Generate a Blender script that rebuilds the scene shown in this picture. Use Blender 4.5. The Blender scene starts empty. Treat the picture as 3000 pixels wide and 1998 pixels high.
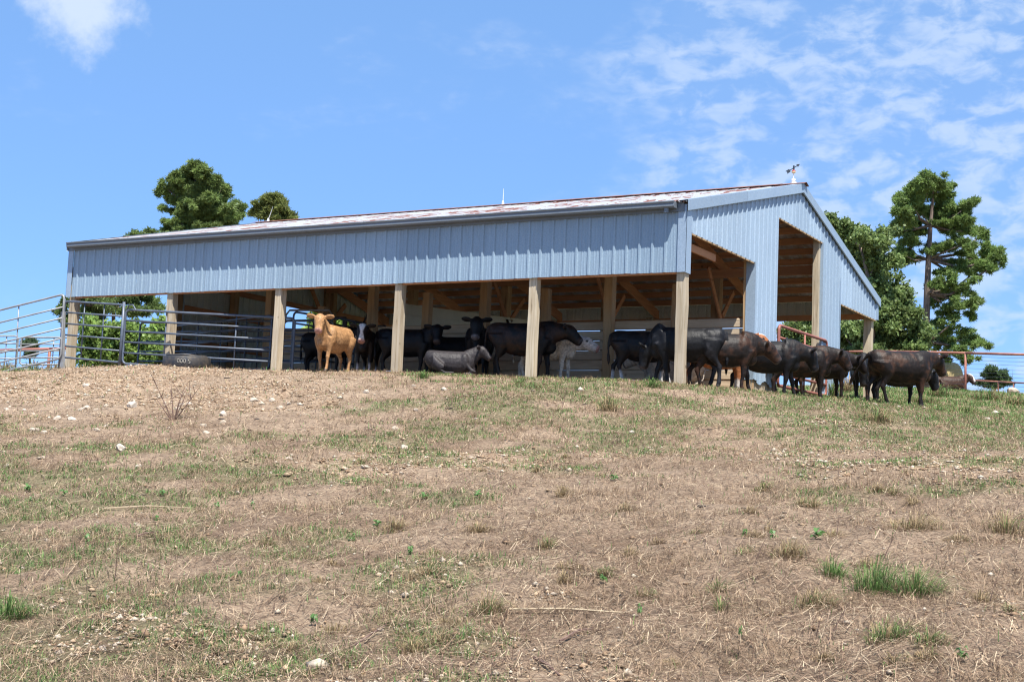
import bpy, bmesh, math, random
import numpy as np
from mathutils import Vector, Matrix
random.seed(7)
RNG = np.random.default_rng(11)
sc = bpy.context.scene
COL = sc.collection
PI = math.pi

# ------------------------------------------------------------------ camera
CAM = np.array([9.5401, -22.4547, -2.6464]); FPX = 4043.29
_y, _p, _r = 0.5205, 0.1025, 0.0429
_f = np.array([-math.sin(_y), math.cos(_y), 0]); _rt = np.array([math.cos(_y), math.sin(_y), 0]); _up = np.array([0, 0, 1.])
CF = math.cos(_p)*_f + math.sin(_p)*_up; _u0 = -math.sin(_p)*_f + math.cos(_p)*_up
CR = math.cos(_r)*_rt + math.sin(_r)*_u0; CU = -math.sin(_r)*_rt + math.cos(_r)*_u0
cam = bpy.data.cameras.new('camera'); camo = bpy.data.objects.new('camera', cam); COL.objects.link(camo)
camo.matrix_world = Matrix(((CR[0], CU[0], -CF[0], CAM[0]), (CR[1], CU[1], -CF[1], CAM[1]), (CR[2], CU[2], -CF[2], CAM[2]), (0, 0, 0, 1)))
cam.sensor_width = 36; cam.lens = FPX/3000*36; cam.clip_start = 0.1; cam.clip_end = 4000
sc.camera = camo

# ------------------------------------------------------------------ sky, sun, exposure
SUNV = Vector((0.29, -0.27, 0.80)).normalized()
w = bpy.data.worlds.new('World'); sc.world = w; w.use_nodes = True
nt = w.node_tree; N = nt.nodes; L = nt.links; N.clear()
def nd(t, **k):
    n = N.new(t)
    for a, v in k.items(): setattr(n, a, v)
    return n
def mth(op, a, b=None, clamp=False):
    n = nd('ShaderNodeMath', operation=op); n.use_clamp = clamp
    for i, v in enumerate((a, b)):
        if v is None: continue
        if isinstance(v, (int, float)): n.inputs[i].default_value = v
        else: L.new(v, n.inputs[i])
    return n.outputs[0]
sky = nd('ShaderNodeTexSky', sky_type='NISHITA'); sky.sun_disc = False
sky.sun_elevation = math.asin(SUNV.z); sky.sun_rotation = math.atan2(SUNV.x, SUNV.y)
sky.air_density = 0.62; sky.dust_density = 0.0; sky.ozone_density = 4.0; sky.altitude = 2800
tint = nd('ShaderNodeMix', data_type='RGBA', blend_type='MULTIPLY'); tint.inputs[0].default_value = 1
hsv = nd('ShaderNodeHueSaturation'); hsv.inputs['Saturation'].default_value = 1.0; L.new(sky.outputs[0], hsv.inputs['Color'])
L.new(hsv.outputs[0], tint.inputs[6]); tint.inputs[7].default_value = (0.90, 0.99, 1.10, 1)
flat = nd('ShaderNodeMix', data_type='RGBA'); flat.inputs[0].default_value = .62; L.new(tint.outputs[2], flat.inputs[6]); flat.inputs[7].default_value = (1.02, 2.02, 3.75, 1)
tc = nd('ShaderNodeTexCoord'); DIR = tc.outputs['Generated']
def noise(vec, scale, detail, rough=.55, off=(0, 0, 0), sc_=(1, 1, 1), dist=0):
    m = nd('ShaderNodeMapping'); m.inputs[1].default_value = off; m.inputs[3].default_value = sc_; L.new(vec, m.inputs[0])
    n = nd('ShaderNodeTexNoise'); n.inputs['Scale'].default_value = scale; n.inputs['Detail'].default_value = detail; n.inputs['Roughness'].default_value = rough; n.inputs['Distortion'].default_value = dist
    L.new(m.outputs[0], n.inputs['Vector']); return n.outputs[0]
def ramp(v, a, b):
    n = nd('ShaderNodeMapRange', interpolation_type='SMOOTHSTEP'); n.inputs[1].default_value = a; n.inputs[2].default_value = b; L.new(v, n.inputs[0]); return n.outputs[0]
# small cloudlets in thin sheets; the cover grows towards the east (to the right of the view)
cells = noise(DIR, 38, 4, .55, (3.1, 1.7, 0), (1, 1, 1.9), .3)
veil = noise(DIR, 6.5, 5, .62, (1.4, 5.3, .6), (1, 1, 2.4))
grad = nd('ShaderNodeVectorMath', operation='DOT_PRODUCT'); L.new(DIR, grad.inputs[0]); grad.inputs[1].default_value = (CR[0], CR[1], 0)
east = ramp(grad.outputs['Value'], -.16, .30)
cover_ = mth('ADD', mth('MULTIPLY', veil, 1.1), mth('MULTIPLY', east, .50))
sheet = ramp(cover_, .69, 1.06)
cl = mth('MULTIPLY', mth('MULTIPLY', sheet, mth('ADD', .10, mth('MULTIPLY', ramp(cells, .38, .64), .90))), .58, True)
# one small fair-weather cloud high on the left
cdir = CF + CR*(235-1500)/FPX + CU*(999-40)/FPX; cdir = cdir/np.linalg.norm(cdir)
dn = nd('ShaderNodeVectorMath', operation='DISTANCE'); L.new(tc.outputs['Generated'], dn.inputs[0]); dn.inputs[1].default_value = tuple(cdir)
blob = mth('SUBTRACT', 1.0, mth('DIVIDE', dn.outputs['Value'], .046))
pf = noise(tc.outputs['Generated'], 26, 5, .6, (2, 0, 0))
puff = mth('MULTIPLY', ramp(mth('ADD', blob, mth('MULTIPLY', mth('SUBTRACT', pf, .5), 1.7)), .05, .75), .85, True)
cla = mth('MAXIMUM', cl, puff, True)
mixc = nd('ShaderNodeMix', data_type='RGBA'); L.new(cla, mixc.inputs[0]); L.new(flat.outputs[2], mixc.inputs[6]); mixc.inputs[7].default_value = (2.75, 3.2, 3.9, 1)
bg = nd('ShaderNodeBackground'); bg.inputs[1].default_value = 0.132; L.new(mixc.outputs[2], bg.inputs[0])
out = nd('ShaderNodeOutputWorld'); L.new(bg.outputs[0], out.inputs[0])
sun = bpy.data.lights.new('sun', 'SUN'); sun.energy = 5.0; sun.angle = math.radians(.53); sun.color = (1, .955, .88)
suno = bpy.data.objects.new('sun', sun); COL.objects.link(suno); suno.rotation_euler = SUNV.to_track_quat('Z', 'Y').to_euler()
sc.view_settings.view_transform = 'Standard'; sc.view_settings.look = 'None'; sc.view_settings.exposure = 1.05; sc.view_settings.gamma = 1
sc.view_settings.use_curve_mapping = False
sc.cycles.use_denoising = True; sc.cycles.denoiser = 'OPENIMAGEDENOISE'; sc.cycles.denoising_input_passes = 'RGB_ALBEDO_NORMAL'; sc.cycles.denoising_prefilter = 'ACCURATE'; sc.cycles.filter_width = 1.2; sc.cycles.sample_clamp_indirect = 4
sc.cycles.max_bounces = 7; sc.cycles.diffuse_bounces = 5; sc.cycles.transparent_max_bounces = 6

# ------------------------------------------------------------------ helpers
def ray(u, v): return CF + CR*((u-1500)/FPX) + CU*((999-v)/FPX)
def atD(u, v, D): return CAM + ray(u, v)*D
def atY(u, v, Y): d = ray(u, v); return CAM + d*((Y-CAM[1])/d[1])
def proj(P):
    d = np.asarray(P, float) - CAM; z = d@CF
    return 1500 + FPX*(d@CR)/z, 999 - FPX*(d@CU)/z, z

class MB:
    def __init__(s): s.v = []; s.f = []; s.c = []
    def add(s, vs, fs):
        o = len(s.v); s.v += [tuple(map(float, p)) for p in vs]; s.f += [tuple(o+i for i in f) for f in fs]
    def box(s, a, b, rot=None, jit=0):
        x0, y0, z0 = a; x1, y1, z1 = b
        vs = [(x0,y0,z0),(x1,y0,z0),(x1,y1,z0),(x0,y1,z0),(x0,y0,z1),(x1,y0,z1),(x1,y1,z1),(x0,y1,z1)]
        if jit: vs = [(x+random.uniform(-jit,jit), y+random.uniform(-jit,jit), z+random.uniform(-jit,jit)) for x,y,z in vs]
        s.add(vs, [(0,3,2,1),(4,5,6,7),(0,1,5,4),(1,2,6,5),(2,3,7,6),(3,0,4,7)])
    def beam(s, p, q, wd, h, up=(0,0,1)):
        p = Vector(p); q = Vector(q); d = (q-p).normalized(); sd = d.cross(Vector(up))
        if sd.length < 1e-4: sd = d.cross(Vector((1,0,0)))
        sd.normalize(); u2 = sd.cross(d).normalized(); vs = []
        for c in (p, q):
            for a, b in ((-1,-1),(1,-1),(1,1),(-1,1)): vs.append(c+sd*a*wd/2+u2*b*h/2)
        s.add(vs, [(0,1,2,3),(7,6,5,4),(0,4,5,1),(1,5,6,2),(2,6,7,3),(3,7,4,0)])
    def tube(s, pts, r, n=8, cap=True):
        pts = [Vector(p) for p in pts]; k = len(pts); rs = r if isinstance(r, (list, tuple)) else [r]*k
        t = (pts[1]-pts[0]).normalized(); a = t.orthogonal().normalized(); vs = []; fs = []
        for i, p in enumerate(pts):
            t2 = (pts[min(i+1,k-1)]-pts[max(i-1,0)]).normalized()
            a = (a - t2*a.dot(t2)).normalized(); b = t2.cross(a)
            for j in range(n):
                g = 2*PI*j/n; vs.append(p + (a*math.cos(g)+b*math.sin(g))*rs[i])
        for i in range(k-1):
            for j in range(n): fs.append((i*n+j, i*n+(j+1)%n, (i+1)*n+(j+1)%n, (i+1)*n+j))
        if cap: fs.append(tuple(range(n-1,-1,-1))); fs.append(tuple((k-1)*n+j for j in range(n)))
        s.add(vs, fs)
    def loft(s, rings):   # rings: (centre, side vector, up vector) ellipse half axes
        n = 16; vs = []; fs = []; rr = [tuple(np.array(q, float) for q in g) for g in rings]; up = []
        for i in range(len(rr)-1):
            p0, p1, p2, p3 = rr[max(i-1,0)], rr[i], rr[i+1], rr[min(i+2,len(rr)-1)]
            for t in (0, .25, .5, .75): up.append(tuple(.5*(2*b_+(c_-a_)*t+(2*a_-5*b_+4*c_-d_)*t*t+(3*b_-a_-3*c_+d_)*t**3) for a_, b_, c_, d_ in zip(p0, p1, p2, p3)))
        rings = up+[rr[-1]]
        for c, a, b in rings:
            c = Vector(c); a = Vector(a); b = Vector(b)
            for j in range(n): g = 2*PI*j/n; vs.append(c+a*math.cos(g)+b*math.sin(g))
        k = len(rings)
        for i in range(k-1):
            for j in range(n): fs.append((i*n+j, i*n+(j+1)%n, (i+1)*n+(j+1)%n, (i+1)*n+j))
        fs.append(tuple(range(n-1,-1,-1))); fs.append(tuple((k-1)*n+j for j in range(n)))
        s.add(vs, fs)
    def ell(s, c, r, rot=None, n=10):
        vs = []; fs = []; c = Vector(c); m = n//2+1
        for i in range(m+1):
            th = PI*i/m
            for j in range(n):
                g = 2*PI*j/n; p = Vector((r[0]*math.sin(th)*math.cos(g), r[1]*math.sin(th)*math.sin(g), r[2]*math.cos(th)))
                if rot: p = rot @ p
                vs.append(c+p)
        for i in range(m):
            for j in range(n): fs.append((i*n+j, (i+1)*n+j, (i+1)*n+(j+1)%n, i*n+(j+1)%n))
        s.add(vs, fs)
    def mesh(s, name, mat=None, smooth=False):
        me = bpy.data.meshes.new(name); me.from_pydata(s.v, [], s.f); me.update()
        if mat: me.materials.append(mat)
        if smooth: me.polygons.foreach_set('use_smooth', [True]*len(me.polygons))
        return me
    def build(s, name, mat, parent=None, smooth=False):
        return obj(name, s.mesh(name, mat, smooth), parent)
def obj(name, me, parent=None):
    o = bpy.data.objects.new(name, me); COL.objects.link(o)
    if parent: o.parent = parent
    return o
def tag(o, label=None, cat=None, group=None, kind=None):
    if label: o['label'] = label
    if cat: o['category'] = cat
    if group: o['group'] = group
    if kind: o['kind'] = kind
    return o
def empty(name, loc=(0,0,0), rz=0, label=None, cat=None, group=None):
    o = bpy.data.objects.new(name, None); COL.objects.link(o); o.location = loc; o.rotation_euler = (0,0,rz); o.empty_display_size = .2
    return tag(o, label, cat, group)
def npmesh(name, V, F, mat, col=None, smooth=False):
    me = bpy.data.meshes.new(name); V = np.ascontiguousarray(V, np.float32); F = np.ascontiguousarray(F, np.int32)
    me.vertices.add(len(V)); me.vertices.foreach_set('co', V.ravel())
    k = F.shape[1]; me.loops.add(F.size); me.loops.foreach_set('vertex_index', F.ravel())
    me.polygons.add(len(F)); me.polygons.foreach_set('loop_start', np.arange(0, F.size, k, dtype=np.int32)); me.polygons.foreach_set('loop_total', np.full(len(F), k, np.int32))
    if smooth: me.polygons.foreach_set('use_smooth', np.ones(len(F), bool))
    me.update(calc_edges=True)
    if col is not None:
        a = me.color_attributes.new('Col', 'FLOAT_COLOR', 'POINT'); c4 = np.ones((len(V),4), np.float32); c4[:,:3] = col; a.data.foreach_set('color', c4.ravel())
    me.materials.append(mat); return me

# ---- numpy value noise
_T = np.random.default_rng(5).random((256,256))
def vnoise(x, y):
    x = np.asarray(x, float); y = np.asarray(y, float); xi = np.floor(x).astype(int); yi = np.floor(y).astype(int); fx = x-xi; fy = y-yi
    fx = fx*fx*(3-2*fx); fy = fy*fy*(3-2*fy); g = lambda a, b: _T[a & 255, b & 255]
    return (g(xi,yi)*(1-fx)+g(xi+1,yi)*fx)*(1-fy)+(g(xi,yi+1)*(1-fx)+g(xi+1,yi+1)*fx)*fy
def fbm(x, y, s, o=4, seed=0):
    t = 0; a = .5
    for i in range(o):
        t = t + a*vnoise(x*s+seed*17.3+i*31.7, y*s+seed*9.1+i*13.1); s *= 2.03; a *= .5
    return t/(1-.5**o)
def sstep(a, b, x): t = np.clip((x-a)/(b-a), 0, 1); return t*t*(3-2*t)

# ------------------------------------------------------------------ materials
def material(name, base=(.5,.5,.5), rough=.7, metal=0, spec=.5):
    m = bpy.data.materials.new(name); m.use_nodes = True; b = m.node_tree.nodes['Principled BSDF']
    b.inputs['Base Color'].default_value = (*base, 1); b.inputs['Roughness'].default_value = rough; b.inputs['Metallic'].default_value = metal
    b.inputs['Specular IOR Level'].default_value = spec; return m, m.node_tree, b
class MN:
    def __init__(s, t): s.t = t
    def n(s, t, **k):
        x = s.t.nodes.new(t)
        for a, v in k.items(): setattr(x, a, v)
        return x
    def put(s, sock, v):
        if isinstance(v, bpy.types.NodeSocket): s.t.links.new(v, sock)
        elif v is not None: sock.default_value = v
    def coord(s, kind='Object', scale=(1,1,1), rot=(0,0,0), loc=(0,0,0)):
        c = s.n('ShaderNodeTexCoord'); m = s.n('ShaderNodeMapping'); s.t.links.new(c.outputs[kind], m.inputs[0])
        m.inputs[3].default_value = scale; m.inputs[2].default_value = rot; m.inputs[1].default_value = loc; return m.outputs[0]
    def noise(s, vec, scale, detail=4, rough=.55, dist=0):
        x = s.n('ShaderNodeTexNoise'); s.t.links.new(vec, x.inputs['Vector']); x.inputs['Scale'].default_value = scale; x.inputs['Detail'].default_value = detail
        x.inputs['Roughness'].default_value = rough; x.inputs['Distortion'].default_value = dist; return x.outputs[0]
    def ramp(s, v, a, b, lo=0, hi=1):
        x = s.n('ShaderNodeMapRange', interpolation_type='SMOOTHSTEP'); s.t.links.new(v, x.inputs[0])
        for i, q in enumerate((a,b,lo,hi)): x.inputs[i+1].default_value = q
        return x.outputs[0]
    def mix(s, f, a, b, mode='MIX'):
        x = s.n('ShaderNodeMix', data_type='RGBA', blend_type=mode); s.put(x.inputs[0], f)
        for i, q in ((6,a),(7,b)): s.put(x.inputs[i], (*q,1) if isinstance(q, tuple) and len(q)==3 else q)
        return x.outputs[2]
    def math(s, op, a, b=None):
        x = s.n('ShaderNodeMath', operation=op); s.put(x.inputs[0], a); s.put(x.inputs[1], b); return x.outputs[0]
    def bump(s, h, strength, dist, bsdf):
        x = s.n('ShaderNodeBump'); x.inputs['Strength'].default_value = strength; x.inputs['Distance'].default_value = dist; s.t.links.new(h, x.inputs['Height']); s.t.links.new(x.outputs[0], bsdf.inputs['Normal'])
    def attr(s, name): x = s.n('ShaderNodeAttribute'); x.attribute_name = name; return x.outputs['Color']
    def rnd(s): return s.n('ShaderNodeObjectInfo').outputs['Random']

def m_galv(name, base, rough=.42, metal=.12, dirt=.5):
    m, t, b = material(name, base, rough, metal); q = MN(t); c = q.coord()
    sp = q.noise(c, 38, 3, .6); st = q.noise(q.coord(scale=(3,3,.25)), 2.2, 4)
    col = q.mix(q.ramp(sp, .3, .7), tuple(x*.88 for x in base), tuple(min(1,x*1.1) for x in base))
    col = q.mix(1.0, col, q.mix(q.rnd(), (.90,.90,.90), (1.08,1.08,1.08)), 'MULTIPLY'); col = q.mix(q.ramp(st, .5, .85, 0, dirt), col, tuple(x*.72 for x in base))
    big = q.noise(c, .5, 2); col = q.mix(q.ramp(big, .3, .75, 0, .35), col, (base[0]*.8, base[1]*.86, base[2]*.92))
    q.put(b.inputs['Base Color'], col); q.put(b.inputs['Roughness'], q.ramp(sp, .2, .8, rough-.08, rough+.15)); q.bump(q.noise(c, 3.2, 3), .12, .02, b); return m
M = {}
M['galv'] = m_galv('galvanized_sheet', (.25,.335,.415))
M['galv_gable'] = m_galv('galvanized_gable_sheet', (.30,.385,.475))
M['trim'] = m_galv('galvanized_trim', (.28,.36,.45), .4, .12, .3)
M['gutter'] = m_galv('gutter_metal', (.14,.165,.195), .5, .15, .7)
def m_roof():
    m, t, b = material('weathered_white_roof', rough=.55); q = MN(t)
    c = q.coord(scale=(4.0,.55,.55)); n1 = q.noise(c, 1.5, 4, .6); n2 = q.noise(q.coord(scale=(9,.9,.9)), 1.5, 3)
    big = q.noise(q.coord(), .35, 2)
    f = q.ramp(q.math('ADD', q.math('ADD', n1, q.math('MULTIPLY', n2, .25)), q.math('MULTIPLY', big, .35)), .835, .862)
    fine = q.noise(q.coord(), 30, 3); white = q.mix(q.ramp(fine, .3, .8), (.27,.28,.305), (.36,.37,.39))
    rust = q.mix(q.ramp(fine, .3, .7), (.11,.038,.024), (.21,.085,.055))
    q.put(b.inputs['Base Color'], q.mix(f, white, rust)); b.inputs['Metallic'].default_value = .0; b.inputs['Roughness'].default_value = .5; return m
M['roof'] = m_roof()
def m_roofin():
    m, t, b = material('roof_underside', (.13,.14,.15), .55, .3); q = MN(t); n = q.noise(q.coord(scale=(1,.6,.6)), 3, 4)
    q.put(b.inputs['Base Color'], q.mix(q.ramp(n, .35, .7), (.52,.56,.62), (.34,.27,.22))); return m
M['roofin'] = m_roofin()
def m_rust(name, a, bb, rough=.75, sc_=8):
    m, t, b = material(name, a, rough, .1); q = MN(t); n = q.noise(q.coord(), sc_, 5, .65)
    q.put(b.inputs['Base Color'], q.mix(q.ramp(n, .35, .68), a, bb)); q.bump(n, .3, .005, b); return m
M['rust'] = m_rust('rusted_ridge', (.10,.035,.022), (.27,.11,.07))
M['redpipe'] = m_rust('rusty_red_pipe', (.30,.10,.075), (.21,.085,.06), .6)
M['bluepipe'] = m_rust('blue_grey_pipe', (.10,.125,.165), (.075,.09,.12), .45, 5)
M['greypipe'] = m_rust('weathered_grey_pipe', (.28,.29,.30), (.19,.19,.19), .5, 5)
M['darkpipe'] = m_rust('dark_steel', (.035,.033,.045), (.05,.035,.03), .5)
M['fencerust'] = m_rust('rust_brown_pipe', (.24,.085,.06), (.36,.17,.12), .8, 3)
M['wire'] = material('fence_wire', (.10,.10,.11), .5, .6)[0]
def m_wood(name, a, bb, dark, axis='z', sc_=1, knots=True):
    m, t, b = material(name, a, .85, 0, .2); q = MN(t)
    s = {'z':(9,9,.5), 'x':(.5,9,9), 'y':(9,.5,9)}[axis]; r = q.rnd()
    cc = q.n('ShaderNodeTexCoord'); ad = q.n('ShaderNodeVectorMath', operation='ADD'); t.links.new(cc.outputs['Object'], ad.inputs[0])
    cb = q.n('ShaderNodeCombineXYZ'); ml = q.math('MULTIPLY', r, 37.0); t.links.new(ml, cb.inputs[0]); t.links.new(ml, cb.inputs[2]); t.links.new(cb.outputs[0], ad.inputs[1])
    mp = q.n('ShaderNodeMapping'); mp.inputs[3].default_value = s; t.links.new(ad.outputs[0], mp.inputs[0])
    g = q.noise(mp.outputs[0], 2.4*sc_, 5, .6, .6); big = q.noise(ad.outputs[0], 1.4, 3)
    col = q.mix(q.ramp(g, .32, .68), a, bb); col = q.mix(q.ramp(g, .62, .72, 0, .75), col, dark)
    col = q.mix(q.ramp(big, .45, .75, 0, .6), col, tuple(x*.68 for x in a)); col = q.mix(q.math('MULTIPLY', r, .42), col, dark)
    if knots:
        v = q.n('ShaderNodeTexVoronoi'); v.inputs['Scale'].default_value = 2.3; t.links.new(ad.outputs[0], v.inputs['Vector']); col = q.mix(q.ramp(v.outputs['Distance'], .05, .11, .8, 0), col, dark)
    q.put(b.inputs['Base Color'], col); q.bump(g, .5, .012, b); return m
M['post'] = m_wood('weathered_post', (.54,.465,.35), (.38,.305,.205), (.12,.085,.055))
M['postin'] = m_wood('brown_post', (.50,.35,.20), (.39,.26,.145), (.17,.10,.06))
M['plank'] = m_wood('rough_plank', (.62,.51,.37), (.50,.39,.27), (.25,.18,.12), 'x')
M['plank_pale'] = m_wood('pale_board', (.45,.38,.28), (.36,.29,.20), (.18,.13,.09), 'y')
M['purlin'] = m_wood('roof_lumber', (.60,.33,.18), (.48,.25,.14), (.25,.13,.08), 'x', .7)
M['rafter'] = m_wood('rafter_lumber', (.60,.31,.165), (.48,.235,.125), (.25,.12,.07), 'y', .7, False)
M['cream'] = m_rust('cream_metal', (.56,.52,.38), (.50,.46,.33), .5, 1.5)
M['inpanel'] = m_galv('inner_wall_panel', (.56,.62,.58), .55, .2, .6)
M['rubber'] = m_rust('dirty_rubber', (.018,.021,.028), (.065,.055,.045), .6, 9)
M['paintwhite'] = m_rust('worn_white_letters', (.36,.34,.30), (.10,.09,.08), .9, 26)
M['rodwhite'] = material('white_rod', (.75,.75,.74), .4)[0]
M['vane'] = material('dark_vane_iron', (.03,.04,.055), .5, .3)[0]
M['ballred'] = material('red_glass', (.35,.03,.025), .2)[0]
M['ballcream'] = material('cream_glass', (.62,.50,.30), .25)[0]
def m_conc():
    m, t, b = material('concrete', (.45,.42,.37), .9); q = MN(t); n = q.noise(q.coord(), 9, 5); q.put(b.inputs['Base Color'], q.mix(q.ramp(n,.3,.7), (.42,.38,.32), (.55,.51,.45))); return m
M['concrete'] = m_conc()
def m_rock():
    m, t, b = material('limestone', (.6,.5,.4), .9, 0, .2); q = MN(t); c = q.coord(); n = q.noise(c, 7, 5, .6); r = q.rnd()
    col = q.mix(q.ramp(n, .3, .7), (.48,.42,.34), (.34,.26,.185)); col = q.mix(q.math('MULTIPLY', r, .45), col, (.52,.48,.43)); col = q.mix(q.ramp(q.noise(c, 2.5, 3), .58, .75, 0, .6), col, (.42,.27,.16))
    q.put(b.inputs['Base Color'], col); q.bump(q.noise(c, 14, 5), .6, .02, b); return m
M['rock'] = m_rock()
M['dung'] = m_rust('dark_dung', (.018,.016,.018), (.05,.038,.03), .8, 14)
def m_attr(name, rough=.8, var=.25, trans=0, spec=.2, ns=20):
    m, t, b = material(name, rough=rough, spec=spec); q = MN(t); a = q.attr('Col'); n = q.noise(q.coord(), ns, 3)
    col = q.mix(q.ramp(n, .3, .7), a, q.mix(1.0, a, (1-var,1-var,1-var), 'MULTIPLY')); q.put(b.inputs['Base Color'], col)
    if trans:
        tr = q.n('ShaderNodeBsdfTranslucent'); q.put(tr.inputs[0], col); mx = q.n('ShaderNodeMixShader'); mx.inputs[0].default_value = trans
        t.links.new(b.outputs[0], mx.inputs[1]); t.links.new(tr.outputs[0], mx.inputs[2]); t.links.new(mx.outputs[0], t.nodes['Material Output'].inputs[0])
    return m
M['blade'] = m_attr('grass_blades', .6, .2, .3)
M['leaf'] = m_attr('leaves', .5, .2, .4, .35, 3)
M['needle'] = m_attr('pine_needles', .55, .25, .38, .3, 2)
M['pebble'] = m_attr('gravel', .9, .3, 0, .2, 60)
M['coat'] = m_attr('hide', .55, .45, 0, .25, 22); _q = MN(M['coat'].node_tree); _q.bump(_q.noise(_q.coord(scale=(1,1,.6)), 13, 4, .6), .45, .03, M['coat'].node_tree.nodes['Principled BSDF'])
def m_bark():
    m, t, b = material('bark', (.12,.09,.075), .9, 0, .2); q = MN(t); n = q.noise(q.coord(scale=(4,4,.8)), 3, 5); q.put(b.inputs['Base Color'], q.mix(q.ramp(n,.35,.65), (.10,.075,.065), (.22,.17,.14))); q.bump(n, .6, .03, b); return m
M['bark'] = m_bark()
M['twig'] = m_rust('dead_twig', (.10,.055,.045), (.17,.11,.085), .9, 12)
M['hay'] = m_rust('hay', (.42,.34,.17), (.33,.25,.12), .95, 12)
def m_ground():
    m, t, b = material('pasture_soil', rough=.95, spec=.1); q = MN(t); a = q.attr('Col'); c = q.coord()
    sp = q.n('ShaderNodeSeparateColor'); t.links.new(a, sp.inputs[0]); grav, litter, green = sp.outputs[0], sp.outputs[1], sp.outputs[2]
    n1 = q.noise(c, 6, 8, .72); n2 = q.noise(c, 30, 6, .75); n3 = q.noise(q.coord(scale=(1,1,1)), 1.1, 3)
    soil = q.mix(q.ramp(n1, .3, .7), (.215,.153,.108), (.44,.335,.24)); soil = q.mix(q.ramp(n2, .50, .62, 0, .85), soil, (.10,.068,.05)); soil = q.mix(q.ramp(q.noise(c, 70, 3, .7), .56, .70, 0, .8), soil, (.50,.39,.27))  # dark speckles paint in the small shadows among the litter
    lit = q.mix(q.ramp(q.noise(q.coord(scale=(1,2.2,1), rot=(0,0,.6)), 26, 5, .7), .35, .66), (.18,.12,.082), (.48,.36,.25))
    col = q.mix(q.math('MULTIPLY', litter, q.ramp(n1, .3, .6)), soil, lit)
    v = q.n('ShaderNodeTexVoronoi'); v.inputs['Scale'].default_value = 17; t.links.new(c, v.inputs['Vector'])
    stone = q.mix(q.ramp(v.outputs['Distance'], .2, .5), (.45,.33,.225), (.27,.18,.118)); stone = q.mix(q.math('MULTIPLY', v.outputs['Color'], .35), stone, (.52,.44,.335))
    gf = q.ramp(q.math('ADD', grav, q.math('MULTIPLY', q.math('SUBTRACT', n1, .5), .9)), .42, .62); col = q.mix(gf, col, stone)
    col = q.mix(q.math('MULTIPLY', q.ramp(q.math('ADD', green, q.math('MULTIPLY', q.math('SUBTRACT', n2, .5), .8)), .4, .8), .5), col, (.10,.125,.05))
    blot = q.ramp(q.math('ADD', q.noise(c, .8, 5, .65), q.math('MULTIPLY', q.math('SUBTRACT', n1, .5), .35)), .50, .66, 0, .55); col = q.mix(blot, col, q.mix(1.0, col, (.52,.47,.44), 'MULTIPLY'))
    q.put(b.inputs['Base Color'], col); hh = q.math('ADD', q.math('MULTIPLY', n1, .6), q.math('MULTIPLY', n2, .4)); q.bump(hh, .9, .11, b); return m
M['ground'] = m_ground()

# ------------------------------------------------------------------ ground
CTRL = np.array([
 (9.54,-22.45,-4.25),(16,-18,-4.05),(3,-27,-4.5),(-8,-22,-4.3),(22,-6,-2.9),(-20,-18,-3.9),(20,-30,-5.0),(-6,-32,-5.0),
 (6.5,-17,-3.52),(2.6,-10.2,-2.50),(-6,-10,-2.25),(-15,-10,-2.1),(8,-8,-2.15),(0,-5,-1.55),(-8,-5,-1.35),(-15,-5,-1.25),(-24,-6,-1.3),
 (-24,0,-.62),(-18,-.3,-.56),(-15.1,-.3,-.57),(-12.2,-.3,-.53),(-9.1,-.3,-.58),(-6,-.3,-.635),(-3,-.3,-.71),(0,-.3,-.82),(4,0,-1.30),(7,1,-1.60),(5.5,-5,-2.0),
 (2.6,5.8,-.77),(.1,3.4,-.72),(.1,9.5,-.36),(.1,12.5,-.12),(6,8,-1.05),(10,16,-.6),
 (-6,3.6,-.50),(-12,3.6,-.46),(-6,8,-.25),(-6,12.7,-.02),(-14,12,0.0),(-20,8,-.25),(-18,14,.1),
 (-.95,29,1.36),(1.8,24.8,.95),(-3.6,29.8,1.52),(-10,29,1.5),(-20,25,.75),(-30,22,.5),(6,24,.5),(-6,49,2.3),(4,40,1.5),(-20,45,1.6),(-34,40,.8),(-32,5,-.4),(14,30,.3)])
def tps_fit(P, lam=.003):
    n = len(P); d = np.linalg.norm(P[:,None,:2]-P[None,:,:2], axis=2); K = np.where(d>0, d*d*np.log(d+1e-9), 0)
    A = np.zeros((n+3,n+3)); A[:n,:n] = K+lam*np.eye(n)*10; A[:n,n] = 1; A[:n,n+1:] = P[:,:2]; A[n,:n] = 1; A[n+1:,:n] = P[:,:2].T
    b = np.zeros(n+3); b[:n] = P[:,2]; return np.linalg.solve(A, b)
TW = tps_fit(CTRL)
def gz_base(x, y):
    x = np.atleast_1d(np.asarray(x, float)); y = np.atleast_1d(np.asarray(y, float)); z = TW[-3]+TW[-2]*x+TW[-1]*y
    for i, (a, b, _) in enumerate(CTRL):
        r2 = (x-a)**2+(y-b)**2; z = z+TW[i]*r2*.5*np.log(r2+1e-12)
    r = np.hypot(x+4, y-5); f = sstep(38, 75, r); far = np.where(y > 0, 1.6, -3.5)-.055*np.maximum(r-55, 0)
    return z*(1-f)+far*f
def gz_fine(x, y):
    ins = sstep(.3, .9, y)*(1-sstep(12, 12.6, y))*sstep(-15.6, -15, x)*(1-sstep(-.2, .3, x))
    n = (fbm(x, y, .45, 3, 1)-.5)*.16 + (fbm(x, y, 1.9, 3, 2)-.5)*.11 + (fbm(x, y, 5, 2, 3)-.5)*.055
    mound = .10*np.exp(-((x+11)/2.2)**2-((y+1.3)/.8)**2)
    near = np.exp(-(y/1.2)**2)
    return n*(1-.8*ins)*(1-.55*near)+mound
_bx = np.arange(-75, 60, .5); _by = np.arange(-45, 125, .5); _BG = gz_base(*[a.ravel() for a in np.meshgrid(_bx, _by, indexing='ij')]).reshape(len(_bx), len(_by))
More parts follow.
